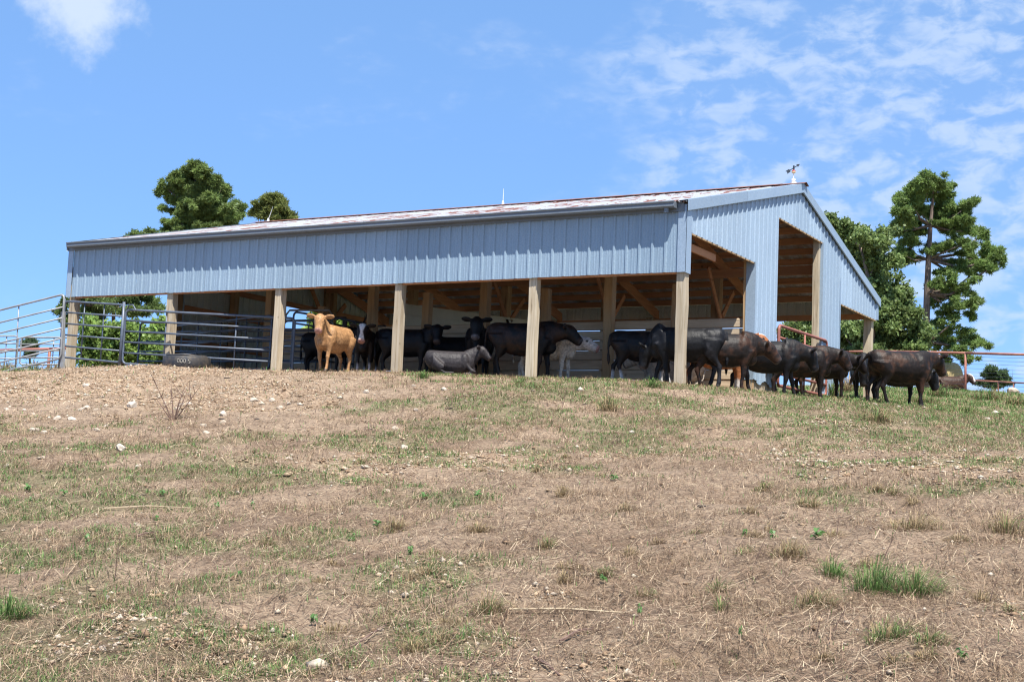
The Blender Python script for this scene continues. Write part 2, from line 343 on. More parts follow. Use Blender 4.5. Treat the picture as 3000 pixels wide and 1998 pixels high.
def gz(x, y):
    x = np.atleast_1d(np.asarray(x, float)); y = np.atleast_1d(np.asarray(y, float))
    if x.size > 1 and (x.min() < -74 or x.max() > 59 or y.min() < -44 or y.max() > 124): return gz_base(x, y)+gz_fine(x, y)
    fx = np.clip((x+75)/.5, 0, len(_bx)-1.001); fy = np.clip((y+45)/.5, 0, len(_by)-1.001); i = fx.astype(int); j = fy.astype(int); a = fx-i; b = fy-j
    return (_BG[i,j]*(1-a)+_BG[i+1,j]*a)*(1-b)+(_BG[i,j+1]*(1-a)+_BG[i+1,j+1]*a)*b+gz_fine(x, y)
def g1(x, y): return float(gz(x, y)[0])
def onground(u, v):      # where the sight line through a point of the photograph meets the slope
    d = ray(u, v); lo, hi = 3.0, 70.0
    for n in (400, 60, 40):
        t = np.linspace(lo, hi, n); P = CAM[None]+d[None]*t[:,None]; below = P[:,2] < gz(P[:,0], P[:,1]); k = int(np.argmax(below))
        if not below.any(): return P[-1]
        lo, hi = t[max(k-1,0)], t[k]
    return P[k]
def at_u(u, Y):
    v = 1100
    for _ in range(4):
        p = atY(u, v, Y); p[2] = g1(p[0], p[1]); v = proj(p)[1]
    return p
def axisgrid(lo, hi, step, far):
    c = list(np.arange(lo, hi+1e-6, step)); s = step; a = lo
    while a > -far: s *= 1.13; a -= s; c.insert(0, a)
    s = step; a = hi
    while a < far: s *= 1.13; a += s; c.append(a)
    return np.array(c)
gx = axisgrid(-17, 14, .16, 900); gy = axisgrid(-21, 9, .16, 900)
GX, GY = np.meshgrid(gx, gy, indexing='ij'); fx, fy = GX.ravel(), GY.ravel(); GZ = gz(fx, fy)
def cover(x, y):
    """gravel, litter, green amounts of the pasture at a place"""
    P = np.stack([x, y, gz(x, y)], 1)-CAM; z = np.maximum(P@CF, .5); u = 1500+FPX*(P@CR)/z; v = 999-FPX*(P@CU)/z
    n1 = fbm(x, y, .42, 4, 21); n2 = fbm(x, y, 1.3, 3, 22); n3 = fbm(x, y, .2, 3, 23)
    mound = sstep(1500, 700, u)*sstep(1290, 1150, v)
    band = np.exp(-((v-1355)/55)**2)*.36 + np.exp(-((u-350)/650)**2-((v-1800)/200)**2)*.40 + np.exp(-((u-2750)/350)**2-((v-1370)/70)**2)*.2 + np.exp(-((u-1600)/130)**2-((v-1745)/35)**2)*.6
    grav = np.clip(mound*.62+band+(n1-.5)*1.3+(n2-.5)*.9+.15, 0, 1)
    right = sstep(1900, 2900, u)*np.exp(-((v-1170)/110)**2)*.75; line = np.exp(-((v-1120)/45)**2)*sstep(900, 1300, u)*.25
    left = sstep(1250, 300, u)*sstep(1290, 1420, v)*.26; lefttop = np.exp(-((u-950)/420)**2-((v-1190)/45)**2)*.35; back = sstep(1.5, 4, y)*.5+sstep(-14.0,-15.5,x)*sstep(-3,-1.2,y)*.9
    brown = sstep(1300, 2000, u)*sstep(1480, 1600, v)*.30
    green = np.clip(right+line+left+lefttop+back-brown+(n2-.5)*1.5+(n3-.5)*.9+.38-mound*.9*(1-sstep(1130,1240,v)), 0, 1)
    inside = (x > -15.4)*(x < .1)*(y > .25)*(y < 12.7)
    green = np.where(inside, 0, green); lit = np.clip(.75+(n2-.5)*.9-mound*.5, 0, 1); grav = np.where(inside, .6, grav)
    return grav, lit, green
gr, li, ge = cover(fx, fy)
nx, ny = len(gx), len(gy); idx = np.arange(nx*ny).reshape(nx, ny)
GF = np.stack([idx[:-1,:-1].ravel(), idx[1:,:-1].ravel(), idx[1:,1:].ravel(), idx[:-1,1:].ravel()], 1)
ground = obj('ground', npmesh('ground', np.stack([fx, fy, GZ], 1), GF, M['ground'], np.stack([gr, li, ge], 1), True)); tag(ground, 'sloping dry cattle pasture of soil, litter and gravel', 'ground', kind='structure')

# ------------------------------------------------------------------ barn
B = 3.05; NB = 5; XR = .12; XL = -15.26; W = 12.82; YR = 6.41; ZE = 2.47; SL = (4.11-2.47)/YR
def roofz(y): return ZE+SL*(YR-abs(y-YR))
FB, FBR, H1, H2, H3 = 1.205, 1.935, 1.945, 3.126, 1.915
A1, A2, A3, A4 = 3.60, 5.01, 8.06, 9.47
barn = empty('barn', (-7.6, 6.4, -.4), 0, 'open sided pole barn clad in galvanized ribbed metal with rusty white roof', 'barn')
def part(mb, name, mat, smooth=False, parent=None):
    me = mb.mesh(name, mat, smooth); o = obj(name, me, barn if parent is None else parent)
    if parent is None: o.matrix_parent_inverse = Matrix.Translation(-barn.location)
    return o
RIB = .254
def profile(s0, s1):   # offsets of a ribbed sheet between two stations
    st = [s0]; k0 = math.floor(s0/RIB)-1
    for k in range(k0, int(s1/RIB)+2):
        c = k*RIB
        for d in (-.034,-.016,.016,.034,.098,.104,.113,.119,.152,.158,.167,.173): st.append(c+d)
    st.append(s1); st = sorted({round(s, 4) for s in st if s0-1e-6 <= s <= s1+1e-6}); res = []
    for s in st:
        m = (s+.06) % RIB-.06
        if abs(m) <= .0165: h = .026
        elif .103 < m < .114 or .157 < m < .168: h = .005
        else: h = 0
        res.append((s, h))
    return res
def ribbed(place, s0, s1, lo, hi, n=1):
    pr = profile(s0, s1); mb = MB(); vs = []
    for s, h in pr:
        a, b = lo(s), hi(s)
        for i in range(n+1): vs.append(place(s, a+(b-a)*i/n, h))
    fs = [(i*(n+1)+j, (i+1)*(n+1)+j, (i+1)*(n+1)+j+1, i*(n+1)+j+1) for i in range(len(pr)-1) for j in range(n)]
    mb.add(vs, fs); return mb
PW = 4*RIB
# front wall panels
x = XL+.11
while x < XR-.12:
    x1 = min(x+PW, XR-.10); e = random.uniform(-.006, .006)
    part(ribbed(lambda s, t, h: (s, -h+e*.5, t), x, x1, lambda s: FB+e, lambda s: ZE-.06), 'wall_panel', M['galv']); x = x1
# rear fascia panels
x = XL
while x < XR-.05:
    x1 = min(x+PW, XR); part(ribbed(lambda s, t, h: (s, W+h, t), x, x1, lambda s: FBR+.1, lambda s: ZE-.02), 'wall_panel', M['inpanel']); x = x1
# gables
def gable(X, sgn, segs, mat):
    for y0, y1, lo in segs:
        y = y0
        while y < y1-1e-4:
            y2 = min(y+PW, y1); y2 = y1 if y1-y2 < .12 else y2
            part(ribbed(lambda s, t, h: (X+sgn*h, s, t), y, y2, lambda s: lo(s) if callable(lo) else lo, lambda s: roofz(s)-.05), 'wall_panel', mat); y = y2
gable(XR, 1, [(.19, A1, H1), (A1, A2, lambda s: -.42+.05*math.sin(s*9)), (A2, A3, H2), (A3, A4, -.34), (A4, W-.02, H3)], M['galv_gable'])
gable(XL, -1, [(.10, A1+.1, H1), (A1+.1, 7.6, -.5), (7.6, W-.02, 2.06)], M['inpanel'])
# corner, jamb and opening trims
def boxpart(name, a, b, mat, jit=0): mb = MB(); mb.box(a, b, jit=jit); return part(mb, name, mat)
boxpart('corner_trim', (XR-.13,-.036,FB-.012), (XR+.036,-.030,ZE-.06), M['trim']); boxpart('corner_trim', (XR+.030,-.036,FB-.02), (XR+.036,.20,ZE-.08), M['trim'])
boxpart('corner_trim', (XL-.036,-.036,FB-.01), (XL+.12,-.030,ZE-.06), M['trim']); boxpart('corner_trim', (XL-.036,-.036,FB-.01), (XL-.030,.12,ZE-.06), M['inpanel'])
boxpart('corner_trim', (XR+.030,W-.12,FBR-.01), (XR+.036,W+.03,ZE-.05), M['trim'])
boxpart('jamb_trim', (-.05,A1-.006,-.4), (XR+.032,A1,H1+.02), M['trim']); boxpart('jamb_trim', (-.02,A3-.012,-.3), (XR+.032,A3-.006,H2), M['trim'])
boxpart('jamb_trim', (XR+.028,A4-.05,-.35), (XR+.034,A4+.004,H3+.6), M['trim']); boxpart('jamb_trim', (XL-.05,A1+.08,-.5), (XL+.16,A1+.086,2.4), M['galv'])
for y0, y1, z in ((.13,A1,H1), (A2,A3,H2), (A4,W-.1,H3)): boxpart('header_trim', (XR-.03,y0,z-.028), (XR+.004,y1,z-.002), M['postin'])
boxpart('skirt_board', (-.02,A1+.02,-.62), (XR-.03,A2-.05,-.38), M['plank_pale'], .004)
# rake trim, both slopes of both gables
def rake(X0, X1, y0, y1):
    mb = MB(); z0, z1 = roofz(y0), roofz(y1); h = .165; vs = []
    for y, z in ((y0,z0),(y1,z1)):
        vs += [(X0,y,z+.035),(X1,y,z+.035),(X1,y,z-h),(X1-.02*(1 if X1>X0 else -1),y,z-h-.015)]
    mb.add(vs, [(0,1,5,4),(1,2,6,5),(2,3,7,6)]); return mb
for X0, X1 in ((XR-.10,XR+.075),(XL+.10,XL-.05)):
    for y0, y1 in ((-.10,2.9),(2.905,YR),(YR,W+.10)): part(rake(X0, X1, y0, y1), 'rake_trim', M['trim'])
# roof sheets
def roofsheet(x0, x1, ya, yb):
    mb = ribbed(lambda s, t, h: (s, t, roofz(t)+h), x0, x1, lambda s: ya, lambda s: yb, 4); return mb
x = XL-.03; k = 0
while x < XR+.03:
    x1 = min(x+PW, XR+.06)
    for ya, yb in ((-.13,YR),(YR,W+.13)): part(roofsheet(x, x1, ya, yb), 'roof_sheet', M['roof'])
    for ya, yb in ((-.10,YR),(YR,W+.10)):
        mb = ribbed(lambda s, t, h: (s, t, roofz(t)-.012+h*.9), x+.002, x1-.002, lambda s: ya, lambda s: yb, 2); part(mb, 'roof_liner', M['roofin'])
    x = x1
x = XL-.05
while x < XR-.1:                                   # rusty ridge cap lengths
    x1 = min(x+3.05, XR+.13); mb = MB(); z = roofz(YR)+.045; dz = random.uniform(0,.012); d = .19
    mb.add([(x,YR-d,z-SL*d+dz),(x1,YR-d,z-SL*d+dz),(x1,YR,z+.012+dz),(x,YR,z+.012+dz),(x1,YR+d,z-SL*d+dz),(x,YR+d,z-SL*d+dz)], [(0,1,2,3),(3,2,4,5)]); part(mb, 'ridge_cap', M['rust']); x = x1-.06
# gutter with outlet
mb = MB(); gs = [(-.085,2.435),(-.085,2.335),(-.20,2.325),(-.235,2.35),(-.232,2.405),(-.25,2.425),(-.25,2.445),(-.238,2.445)]
x0, x1 = XL+.08, XR-.14; vs = [(x0,a,b) for a,b in gs]+[(x1,a,b) for a,b in gs]; n = len(gs)
mb.add(vs, [(i, i+1, n+i+1, n+i) for i in range(n-1)]+[(0,)+tuple(range(1,n)), tuple(range(2*n-1,n-1,-1))]); gut = part(mb, 'gutter', M['gutter'])
mb = MB(); mb.tube([(XR-.31,-.16,2.34),(XR-.31,-.16,2.25)], .045, 10); part(mb, 'outlet', M['gutter'])
for k in range(26):
    xx = XL+.25+k*.59; mb = MB(); mb.box((xx,-.249,2.443), (xx+.02,-.02,2.449)); part(mb, 'gutter_strap', M['gutter'])
boxpart('eave_board', (XL,-.06,2.28), (XR-.02,-.038,2.44), M['gutter'])
# lumber frame
def lumber(name, a, b, mat='postin', jit=.004): return boxpart(name, a, b, M[mat], jit)
for k in range(NB+1):
    X = -k*B
    def rough_post(name, cx, cy, z0, z1, wd, mat):
        mb = MB(); n = 7; vs = []; tw = random.uniform(-.012,.012)
        for i in range(n+1):
            z = z0+(z1-z0)*i/n; o = (tw*i/n+random.uniform(-.004,.004), random.uniform(-.004,.004)); ww = wd*random.uniform(.97,1.04)
            for a, b in ((-1,-1),(1,-1),(1,1),(-1,1)): vs.append((cx+a*ww/2+o[0]+random.uniform(-.006,.006), cy+b*ww/2+o[1]+random.uniform(-.006,.006), z))
        fs = [(i*4+j, i*4+(j+1)%4, i*4+4+(j+1)%4, i*4+4+j) for i in range(n) for j in range(4)]+[(3,2,1,0), (n*4,n*4+1,n*4+2,n*4+3)]
        mb.add(vs, fs); return part(mb, name, M[mat])
    rough_post('post', X+.085 if k else X+.052, .13 if k else .105, g1(X, .14)-.3, 1.9, .165, 'post')
    rough_post('post', X, 3.60-.02 if k else 3.70, g1(X, 3.6)-.3, roofz(3.6)-.42, .19, 'postin')
    if k < 3: rough_post('post', X-B/2+.0, 3.58, -.6, 1.56, .17, 'postin')
    if k == 3: rough_post('post', -10.6, 3.58, -.6, 1.33, .17, 'postin')
    if k: rough_post('post', X, 9.72, g1(X, 9.7)-.3, roofz(9.7)-.36, .22, 'postin')
    rough_post('post', X-.05 if k else XR-.16, W-.16, g1(X, W)-.3, 2.1, .2, 'post')
rough_post('post', XR-.10, A3-.075, -.7, H2+.3, .13, 'post'); rough_post('post', XR-.14, A2+.0, -.7, H2+.3, .16, 'postin'); rough_post('post', XR-.16, A4-.1, -.7, 2.6, .18, 'postin')
rough_post('post', XL+.13, 7.55, -.6, 3.4, .19, 'postin'); rough_post('post', XL+.13, 9.9, -.6, 2.9, .17, 'postin'); rough_post('post', XL+.13, 5.6, -.6, 3.4, .17, 'postin')
y = .35
while y < W:
    if abs(y-YR) > .12:
        z = roofz(y)-.022; lumber('purlin', (XL+.03, y-.02, z-.15), (XR-.03, y+.02, z), 'purlin', .003)
    y += .575
for k in range(NB+1):
    X = -k*B+(.10 if k else -.12)
    for ya, yb in ((.05,YR-.03),(YR+.03,W-.05)):
        mb = MB(); d = .27; za, zb = roofz(ya)-.178, roofz(yb)-.178
        mb.add([(X,ya,za-d),(X+.045,ya,za-d),(X+.045,ya,za),(X,ya,za),(X,yb,zb-d),(X+.045,yb,zb-d),(X+.045,yb,zb),(X,yb,zb)], [(0,3,2,1),(4,5,6,7),(0,1,5,4),(1,2,6,5),(2,3,7,6),(3,0,4,7)]); part(mb, 'rafter', M['rafter'])
    for (y0, z0, y1, z1) in ((9.66,1.62,8.75,2.78),(9.78,1.72,10.5,2.42)):
        if k: mb = MB(); mb.beam((-k*B+.13,y0,z0), (-k*B+.13,y1,z1), .04, .13); part(mb, 'brace', M['rafter'])
    if k:
        mb = MB(); mb.beam((-k*B+.13,3.52,1.95), (-k*B+.13,2.75,2.78), .04, .13); part(mb, 'brace', M['rafter'])
lumber('header_beam', (XL+.05,.055,FB-.025), (XR-.06,.095,FB+.24), 'rafter'); lumber('header_beam', (XL,W-.20,FBR-.01), (XR-.05,W-.15,FBR+.14), 'purlin')
lumber('tie_beam', (-.10,.20,1.70), (-.06,1.95,1.84), 'rafter'); lumber('header_beam', (XL+.1,9.58,roofz(9.7)-.62), (-.1,9.62,roofz(9.7)-.40), 'purlin')
for z in (.6,1.45,2.10): lumber('girt', (XL+.035,A1+.15,z-.07), (XL+.075,W-.15 if z > 2 else 7.5,z+.07), 'rafter')
mb = MB(); mb.beam((XL+.10,7.7,3.6), (XL+.10,12.4,roofz(12.4)-.3), .04, .2); part(mb, 'rafter', M['rafter'])

# plank wall
pw = empty('plank_wall', (-5, 3.72, -.5), 0, 'rough horizontal plank wall running behind the cattle', 'wall')
lay = [(-3.05,-.06),(-6.10,-3.05),(-9.15,-6.10),(-12.2,-9.15)]
for a, b in lay:
    for r in range(8):
        z1 = .845-r*.208; gap = .020 if (r == 0 and a > -7) else (.012 if (r == 1 and a in (-6.10,)) else random.uniform(.002,.005))
        z0 = z1-.208+gap; mb = MB(); s = random.uniform(-.003,.003) if r else random.uniform(-.008,.008); t = random.uniform(-.005,.005)
        x0, x1 = a+.003, b-.003
        if r == 6 and a < -9: z0 += .05
        yo = random.uniform(-.014,.010); cs = [(3.742,z0-.001),(3.725+yo,z0),(3.698+yo,z0+.018),(3.698+yo,z1-.018),(3.725+yo,z1),(3.742,z1)]; mb.add([(x0,a_,b_+s) for a_,b_ in cs]+[(x1,a_,b_-s) for a_,b_ in cs], [(i_,(i_+1)%6,6+(i_+1)%6,6+i_) for i_ in range(6)]+[(5,4,3,2,1,0),(6,7,8,9,10,11)])
        o = mb.build('plank', M['plank'], pw); o.matrix_parent_inverse = Matrix.Translation(-pw.location)
# cream partition beyond the plank wall
cp = empty('cream_partition', (-9, 7.6, -.3), 0, 'long cream metal partition panel rising above the plank wall', 'partition')
def sub(mb, name, mat, root, smooth=False): o = mb.build(name, mat, root, smooth); o.matrix_parent_inverse = Matrix.Translation(-root.location); return o
for z0, z1, n_ in ((-.35,.60,'panel'),(.62,1.24,'panel'),(1.245,1.46,'panel')):
    mb = MB(); mb.add([(-9.05,4.62,z0),(-9,4.62,z0),(-9,10.7,z0+.36),(-9.05,10.7,z0+.36),(-9.05,4.62,z1),(-9,4.62,z1),(-9,10.7,z1+.36),(-9.05,10.7,z1+.36)], [(0,3,2,1),(4,5,6,7),(0,1,5,4),(1,2,6,5),(2,3,7,6),(3,0,4,7)]); sub(mb, n_, M['cream'], cp)
mb = MB(); mb.beam((-9.02,4.6,1.475), (-9.02,10.75,1.835), .07, .05); sub(mb, 'top_rail', M['cream'], cp)
# concrete sill at the left end
mb = MB(); mb.box((-16.4,-.28,-.75), (-13.0,-.02,g1(-14.7,-.2)+.07), jit=.01); tag(mb.build('concrete_sill', M['concrete']), 'pale concrete sill along the ground under the left gates', 'sill')

for o in (pw, cp, barn): o['kind'] = 'thing'
# ------------------------------------------------------------------ lightning rods and weathervane
def on_ridge(u): 
    for X in np.arange(-15.3, .2, .01):
        if proj((X, YR, roofz(YR)+.05))[0] >= u: return X
    return 0
for i, (u, lean, lab) in enumerate(((1473, .0, 'thin lightning rod upright at the middle of the barn ridge'), (785, .13, 'slanting white lightning rod in front of the small round pine'))):
    X = on_ridge(u); z = roofz(YR)+.05; r = empty('lightning_rod', (X, YR, z), 0, lab, 'lightning rod', 'lightning rods on the ridge')
    mb = MB(); mb.tube([(0,0,0),(0,0,.05),(0,0,.09)], [.035,.03,.015], 8); mb.build('base', M['rodwhite'], r)
    mb = MB(); mb.tube([(0,0,.05),(lean*.5,0,.21),(lean,0,.40)], [.009,.007,.003], 6); mb.build('rod', M['rodwhite'], r)
X = on_ridge(2324); z = roofz(YR)+.05; wv = empty('weathervane', (X, YR, z), 0, 'arrow weathervane with red and cream glass ball on the barn peak', 'weathervane')
s = .0082     # metres per photo pixel there
mb = MB(); mb.tube([(0,0,0),(0,0,16*s*.9),(0,0,44*s)], [.014,.010,.004], 6); mb.build('rod', M['rodwhite'], wv)
mb = MB(); mb.tube([(0,0,-.02),(0,0,.03)], [.07,.07], 10); mb.tube([(0,0,.05),(0,0,.075),(0,0,.10),(0,0,.115)], [.03,.05,.045,.02], 10); mb.build('base', M['rodwhite'], wv)
mb = MB(); mb.tube([(0,0,.22),(0,0,.25),(0,0,.265)], [.012,.046,.05], 12); ball = mb.build('ball', M['ballcream'], wv, True)
mb = MB(); mb.tube([(0,0,.265),(0,0,.285),(0,0,.31)], [.05,.04,.012], 12); mb.build('ball_cap', M['ballred'], ball, True)
d = Vector((CR[0]*.80, CR[1]*.80, .55)).normalized(); upv = Vector((0,0,1)); nrm = d.cross(upv).normalized(); pl = nrm.cross(d).normalized()
mb = MB(); c0 = Vector((0,0,.35)); mb.beam(c0-d*.17, c0+d*.14, .012, .018)
def plate(pts): 
    q = [c0+d*a+pl*b for a, b in pts]; n = len(q); mb.add([p+nrm*.004 for p in q]+[p-nrm*.004 for p in q], [tuple(range(n)), tuple(range(2*n-1,n-1,-1))]+[(i,(i+1)%n,n+(i+1)%n,n+i) for i in range(n)])
plate([(.09,.034),(.165,0),(.09,-.034)]); plate([(-.20,.035),(-.11,.035),(-.09,0),(-.11,-.035),(-.20,-.035),(-.17,0)]); mb.build('arrow', M['vane'], wv)
mb = MB(); mb.tube([(0,0,.31),(0,0,.40)], [.02,.02], 8); mb.build('hub', M['vane'], wv)
#PART2
# ------------------------------------------------------------------ gates and fences
def arc_corner(p, a, b, r, n=4):     # rounded corner at p between directions a and b
    p = Vector(p); a = Vector(a).normalized(); b = Vector(b).normalized(); o = p+a*r+b*r
    return [o-b*r*math.cos(t)-a*r*math.sin(t) for t in [PI/2*i/n for i in range(n+1)]]
def tube_gate(name, P, Q, h, rails, stays, mat, label, r=.024, z0=.0, lean=(0,0,0), group='tube gates', bowtop=False, cat='gate', fractions=None):
    """gate between ground points P and Q: rounded outer frame, horizontal rails, vertical stays"""
    P = Vector(P); Q = Vector(Q); root = empty(name, P, 0, label, cat, group); d = Q-P; up = (Vector((0,0,1))+Vector(lean)).normalized(); ln = Vector((d.x,d.y,d.z)); e = ln.normalized()
    b0 = up*z0; pts = []
    c = [b0, ln+b0, ln+b0+up*h, b0+up*h]; R_ = .10
    pts = []
    for i, (k0, k1) in enumerate(((3,1),(0,2),(1,3),(2,0))):
        pts += arc_corner(c[i], c[k0]-c[i], c[k1]-c[i], R_)
    mb = MB(); mb.tube(pts+[pts[0], pts[1]], r, 8, False); mb.build('frame', mat, root, True)
    fr = fractions or [i/(rails-1) for i in range(1, rails-1)]
    for f in fr: mb = MB(); mb.tube([b0+up*h*f+e*r*.6, ln+b0+up*h*f-e*r*.6], r*.86, 7); mb.build('rail', mat, root, True)
    sd = e.cross(up)*(r*.9)
    for f in stays: mb = MB(); mb.tube([b0+ln*f-sd+up*.01, b0+ln*f-sd+up*(h-.01)], r*.62, 6); mb.build('stay', mat, root, True)
    if bowtop:
        mb = MB(); mb.tube([ln*.02+up*h, ln*.03+up*(h+.14), ln*.10+up*(h+.25), ln*.9+up*(h+.25), ln*.97+up*(h+.14), ln*.98+up*h], r, 8, False); mb.build('bow', mat, root, True)
    return root
def gp(u, v, Y): p = atY(u, v, Y); return Vector(p)
def vtop(u, vt, Y): return gp(u, vt, Y)
# leaning grey gate at the far left, running uphill out of the picture
a = gp(-170, 1130, -1.1); b = gp(178, 1050, -.62); ht = (gp(167, 866, -.62)-b).length
tube_gate('tube_gate', a, b, ht, 7, (.30,.62), M['greypipe'], 'pale grey tube gate tilted upward at the left edge', .022, lean=(-.03,0,0), fractions=[.16,.31,.47,.63,.80])
# blue grey panel in front of the left corner post
a = gp(178, 1046, -.50); b = gp(353, 1062, -.50); ht = (gp(178, 884, -.5)-a).length
pnl = tube_gate('corral_panel', a, b, ht, 6, (.33,.66), M['bluepipe'], 'short blue grey corral panel in front of the left corner post', .024)
for q0, nm in ((a, 'post'), (b, 'post')):
    mb = MB(); mb.tube([(q0-a)+Vector((0,-.02,g1(q0.x,q0.y)-q0.z-.05)), (q0-a)+Vector((0,-.02,ht+.06))], .032, 8); mb.build(nm, M['bluepipe'], pnl, True)
mb = MB(); mb.beam((.14,-.05,g1(a.x+.1,a.y)-a.z-.05), (.02,-.05,ht-.25), .06, .09); mb.build('prop_board', M['greypipe'], pnl)
# long blue grey gate from the panel past the second post and in behind the third
a = gp(358, 1065, -.48); b = gp(855, 1096, .62); ht = 1.19
gt = tube_gate('tube_gate', a, b, ht, 6, (.245,.66), M['bluepipe'], 'long blue grey tube gate crossing behind the rubber tire', .026)
mb = MB(); mb.tube([(.02,0,ht-.02),(.10,-.02,ht+.10),(.22,-.02,ht+.10),(.30,0,ht-.02)], .016, 7, False); mb.build('latch_loop', M['bluepipe'], gt, True)
# gates standing inside the pen
def gate_in(x0, y0, x1, y1, h, lab, mat='bluepipe', stays=(.33,.66), rails=6, bow=False):
    return tube_gate('tube_gate', (x0,y0,g1(x0,y0)+.12), (x1,y1,g1(x1,y1)+.12), h, rails, stays, M[mat], lab, .024, bowtop=bow, group='gates inside the barn pen')
gate_in(-15.0,2.1,-9.6,2.35,1.18,'blue tube gate inside the pen, second behind the front gate')
gate_in(-14.9,3.2,-10.4,1.5,1.2,'blue tube gate slanting across the dark pen', stays=(.25,.5,.75))
gate_in(-13.6,5.6,-10.7,4.0,1.2,'blue tube gate farthest back in the dark pen', stays=(.3,.5,.7))
gate_in(-10.95,2.6,-9.75,2.9,1.22,'arched bow gate beside the third front post', 'greypipe', (.5,), 5, True)
gate_in(-9.55,1.2,-9.42,3.3,1.25,'tube gate folded edge on beside the third post', 'bluepipe', (.4,.8))
# squeeze chute
sq = empty('squeeze_chute', (-12.3,7.0,-.35), 0, 'dark steel cattle squeeze chute in the back of the pen', 'squeeze chute')
for nm, lst in (('frame', [((-.5,-.9,0),(-.5,-.9,1.75)),((.5,-.9,0),(.5,-.9,1.75)),((-.5,.9,0),(-.5,.9,1.75)),((.5,.9,0),(.5,.9,1.75)),((-.5,-.9,1.75),(.5,-.9,1.75)),((-.5,.9,1.75),(.5,.9,1.75)),((.5,-.9,1.7),(.5,.9,1.7)),((-.5,-.9,1.7),(-.5,.9,1.7))]), ('side_bars', [((.52,-.9,.3+.2*i),(.52,.9,.3+.2*i)) for i in range(6)])):
    mb = MB()
    for p, q_ in lst: mb.beam(p, q_, .07, .07)
    mb.build(nm, M['darkpipe'], sq)
mb = MB(); mb.beam((-.4,-.95,1.35), (.1,-.95,1.6), .05, .07); mb.beam((.1,-.95,1.6), (.4,-.95,1.35), .05, .07); mb.tube([(.55,-.5,1.2),(.9,-.5,1.9)], .025, 6); mb.build('lever', M['darkpipe'], sq)
# red gate in the tall gable doorway
rg = tube_gate('door_gate', (XR+.03,5.08,-.40), (XR+.03,8.42,-.36), 1.26, 6, (), M['redpipe'], 'rusty red tube gate across the tall gable doorway', .034, fractions=[.20,.40,.60,.80], group='gates of the gable')
for y in (1.62,): mb = MB(); mb.tube([(.04,y,.02),(.04,y,1.24)], .022, 6); mb.build('stay', M['redpipe'], rg, True)
# pipe and wire fence on the right
def pipe_fence(label, pts, h, wires, mat, r=.045, bend=None, rails=()):
    root = empty('pipe_fence', pts[0], 0, label, 'fence'); o = Vector(pts[0])
    for i, p in enumerate(pts):
        p = Vector(p)-o; mb = MB()
        if bend == i: mb.tube([p+Vector((0,0,-.3)), p+Vector((0,0,h*.86)), p+Vector((-.03,0,h*.95)), p+Vector((-.12,0,h))], r*.9, 8)
        else: mb.tube([p+Vector((0,0,-.3)), p+Vector((0,0,h))], r, 8)
        mb.build('post', mat, root, True)
    for i in range(len(pts)-1):
        a, b = Vector(pts[i])-o, Vector(pts[i+1])-o
        mb = MB(); mb.tube([a+Vector((0,0,h)), b+Vector((0,0,h))], r*1.05, 8); mb.build('top_rail', mat, root, True)
        for f in rails: mb = MB(); mb.tube([a+Vector((0,0,h*f)), b+Vector((0,0,h*f))], r*.6, 6); mb.build('rail', mat, root, True)
        for k in range(wires):
            z = h*(k+.6)/(wires+.4); m = (a+b)/2; mb = MB(); mb.tube([a+Vector((0,0,z)), m+Vector((0,0,z-.02*((k%3)-1))), b+Vector((0,0,z))], .006, 4); mb.build('wire', M['wire'], root)
    return root
def fpt(u, v, D): return Vector(atD(u, v, D))
pipe_fence('rust brown pipe fence with many wires running off the right side', [fpt(2395,1128,57), fpt(2560,1131,53.6), fpt(2627,1135,52), fpt(2828,1144,49.8), fpt(3035,1155,47.5), fpt(3260,1165,45)], 1.36, 9, M['fencerust'], .043, 2)
pipe_fence('low distant rusty rail fence at the right behind the wires', [fpt(2830,1152,75), fpt(2925,1158,73), fpt(2970,1161,72), fpt(3080,1168,70)], .72, 0, M['fencerust'], .04)
pipe_fence('reddish pipe fence low behind the tilted gate at left', [fpt(-60,1100,47), fpt(140,1096,46), fpt(265,1092,45.5)], .84, 3, M['redpipe'], .05)
for i, (u0, u1, vt, vb, D, lab) in enumerate(((-40,47,984,1072,41,'grey gate end beside the left edge behind the red rail'),(57,215,988,1068,41,'grey tube gate behind the tilted gate at left'))):
    a = fpt(u0,vb,D); b = fpt(u1,vb,D); tube_gate('tube_gate', a, b, (fpt(u0,vt,D)-a).length, 5, (.6,), M['greypipe'], lab, .026, group='gates behind the left end')

# ------------------------------------------------------------------ rubber tire feeder
p = onground(546, 1071); tp = atY(546, 1071, -.75); tz = g1(tp[0], -.75)-.05
tf = empty('tire_feeder', (tp[0], -.75, tz), 0, 'black rubber tire ring lying on the gravel mound', 'tire')
mb = MB(); n = 40; vs = []; fs = []; prof = [(.47,0),(.488,.01),(.492,.14),(.490,.272),(.478,.288),(.425,.292),(.418,.262),(.44,.05)]
for i in range(n):
    t = 2*PI*i/n
    for r, z in prof: rr = r*(1+.012*math.sin(3*t)); vs.append((rr*math.cos(t), rr*math.sin(t), z+.012*math.sin(2*t+1)))
m_ = len(prof)
for i in range(n):
    for j in range(m_): fs.append((i*m_+j, ((i+1)%n)*m_+j, ((i+1)%n)*m_+(j+1)%m_, i*m_+(j+1)%m_))
mb.add(vs, fs); mb.build('tire', M['rubber'], tf, True)
mb = MB(); mb.tube([(.40*math.cos(t), .40*math.sin(t), 0.300+.008*math.sin(5*t)) for t in [2*PI*i/30 for i in range(31)]], .03, 6, False); mb.build('rim', M['rubber'], tf, True)
fc = bpy.data.curves.new('lettering', 'FONT'); fc.body = '000 S'; fc.size = .125; fc.extrude = .003; fc.align_x = 'CENTER'
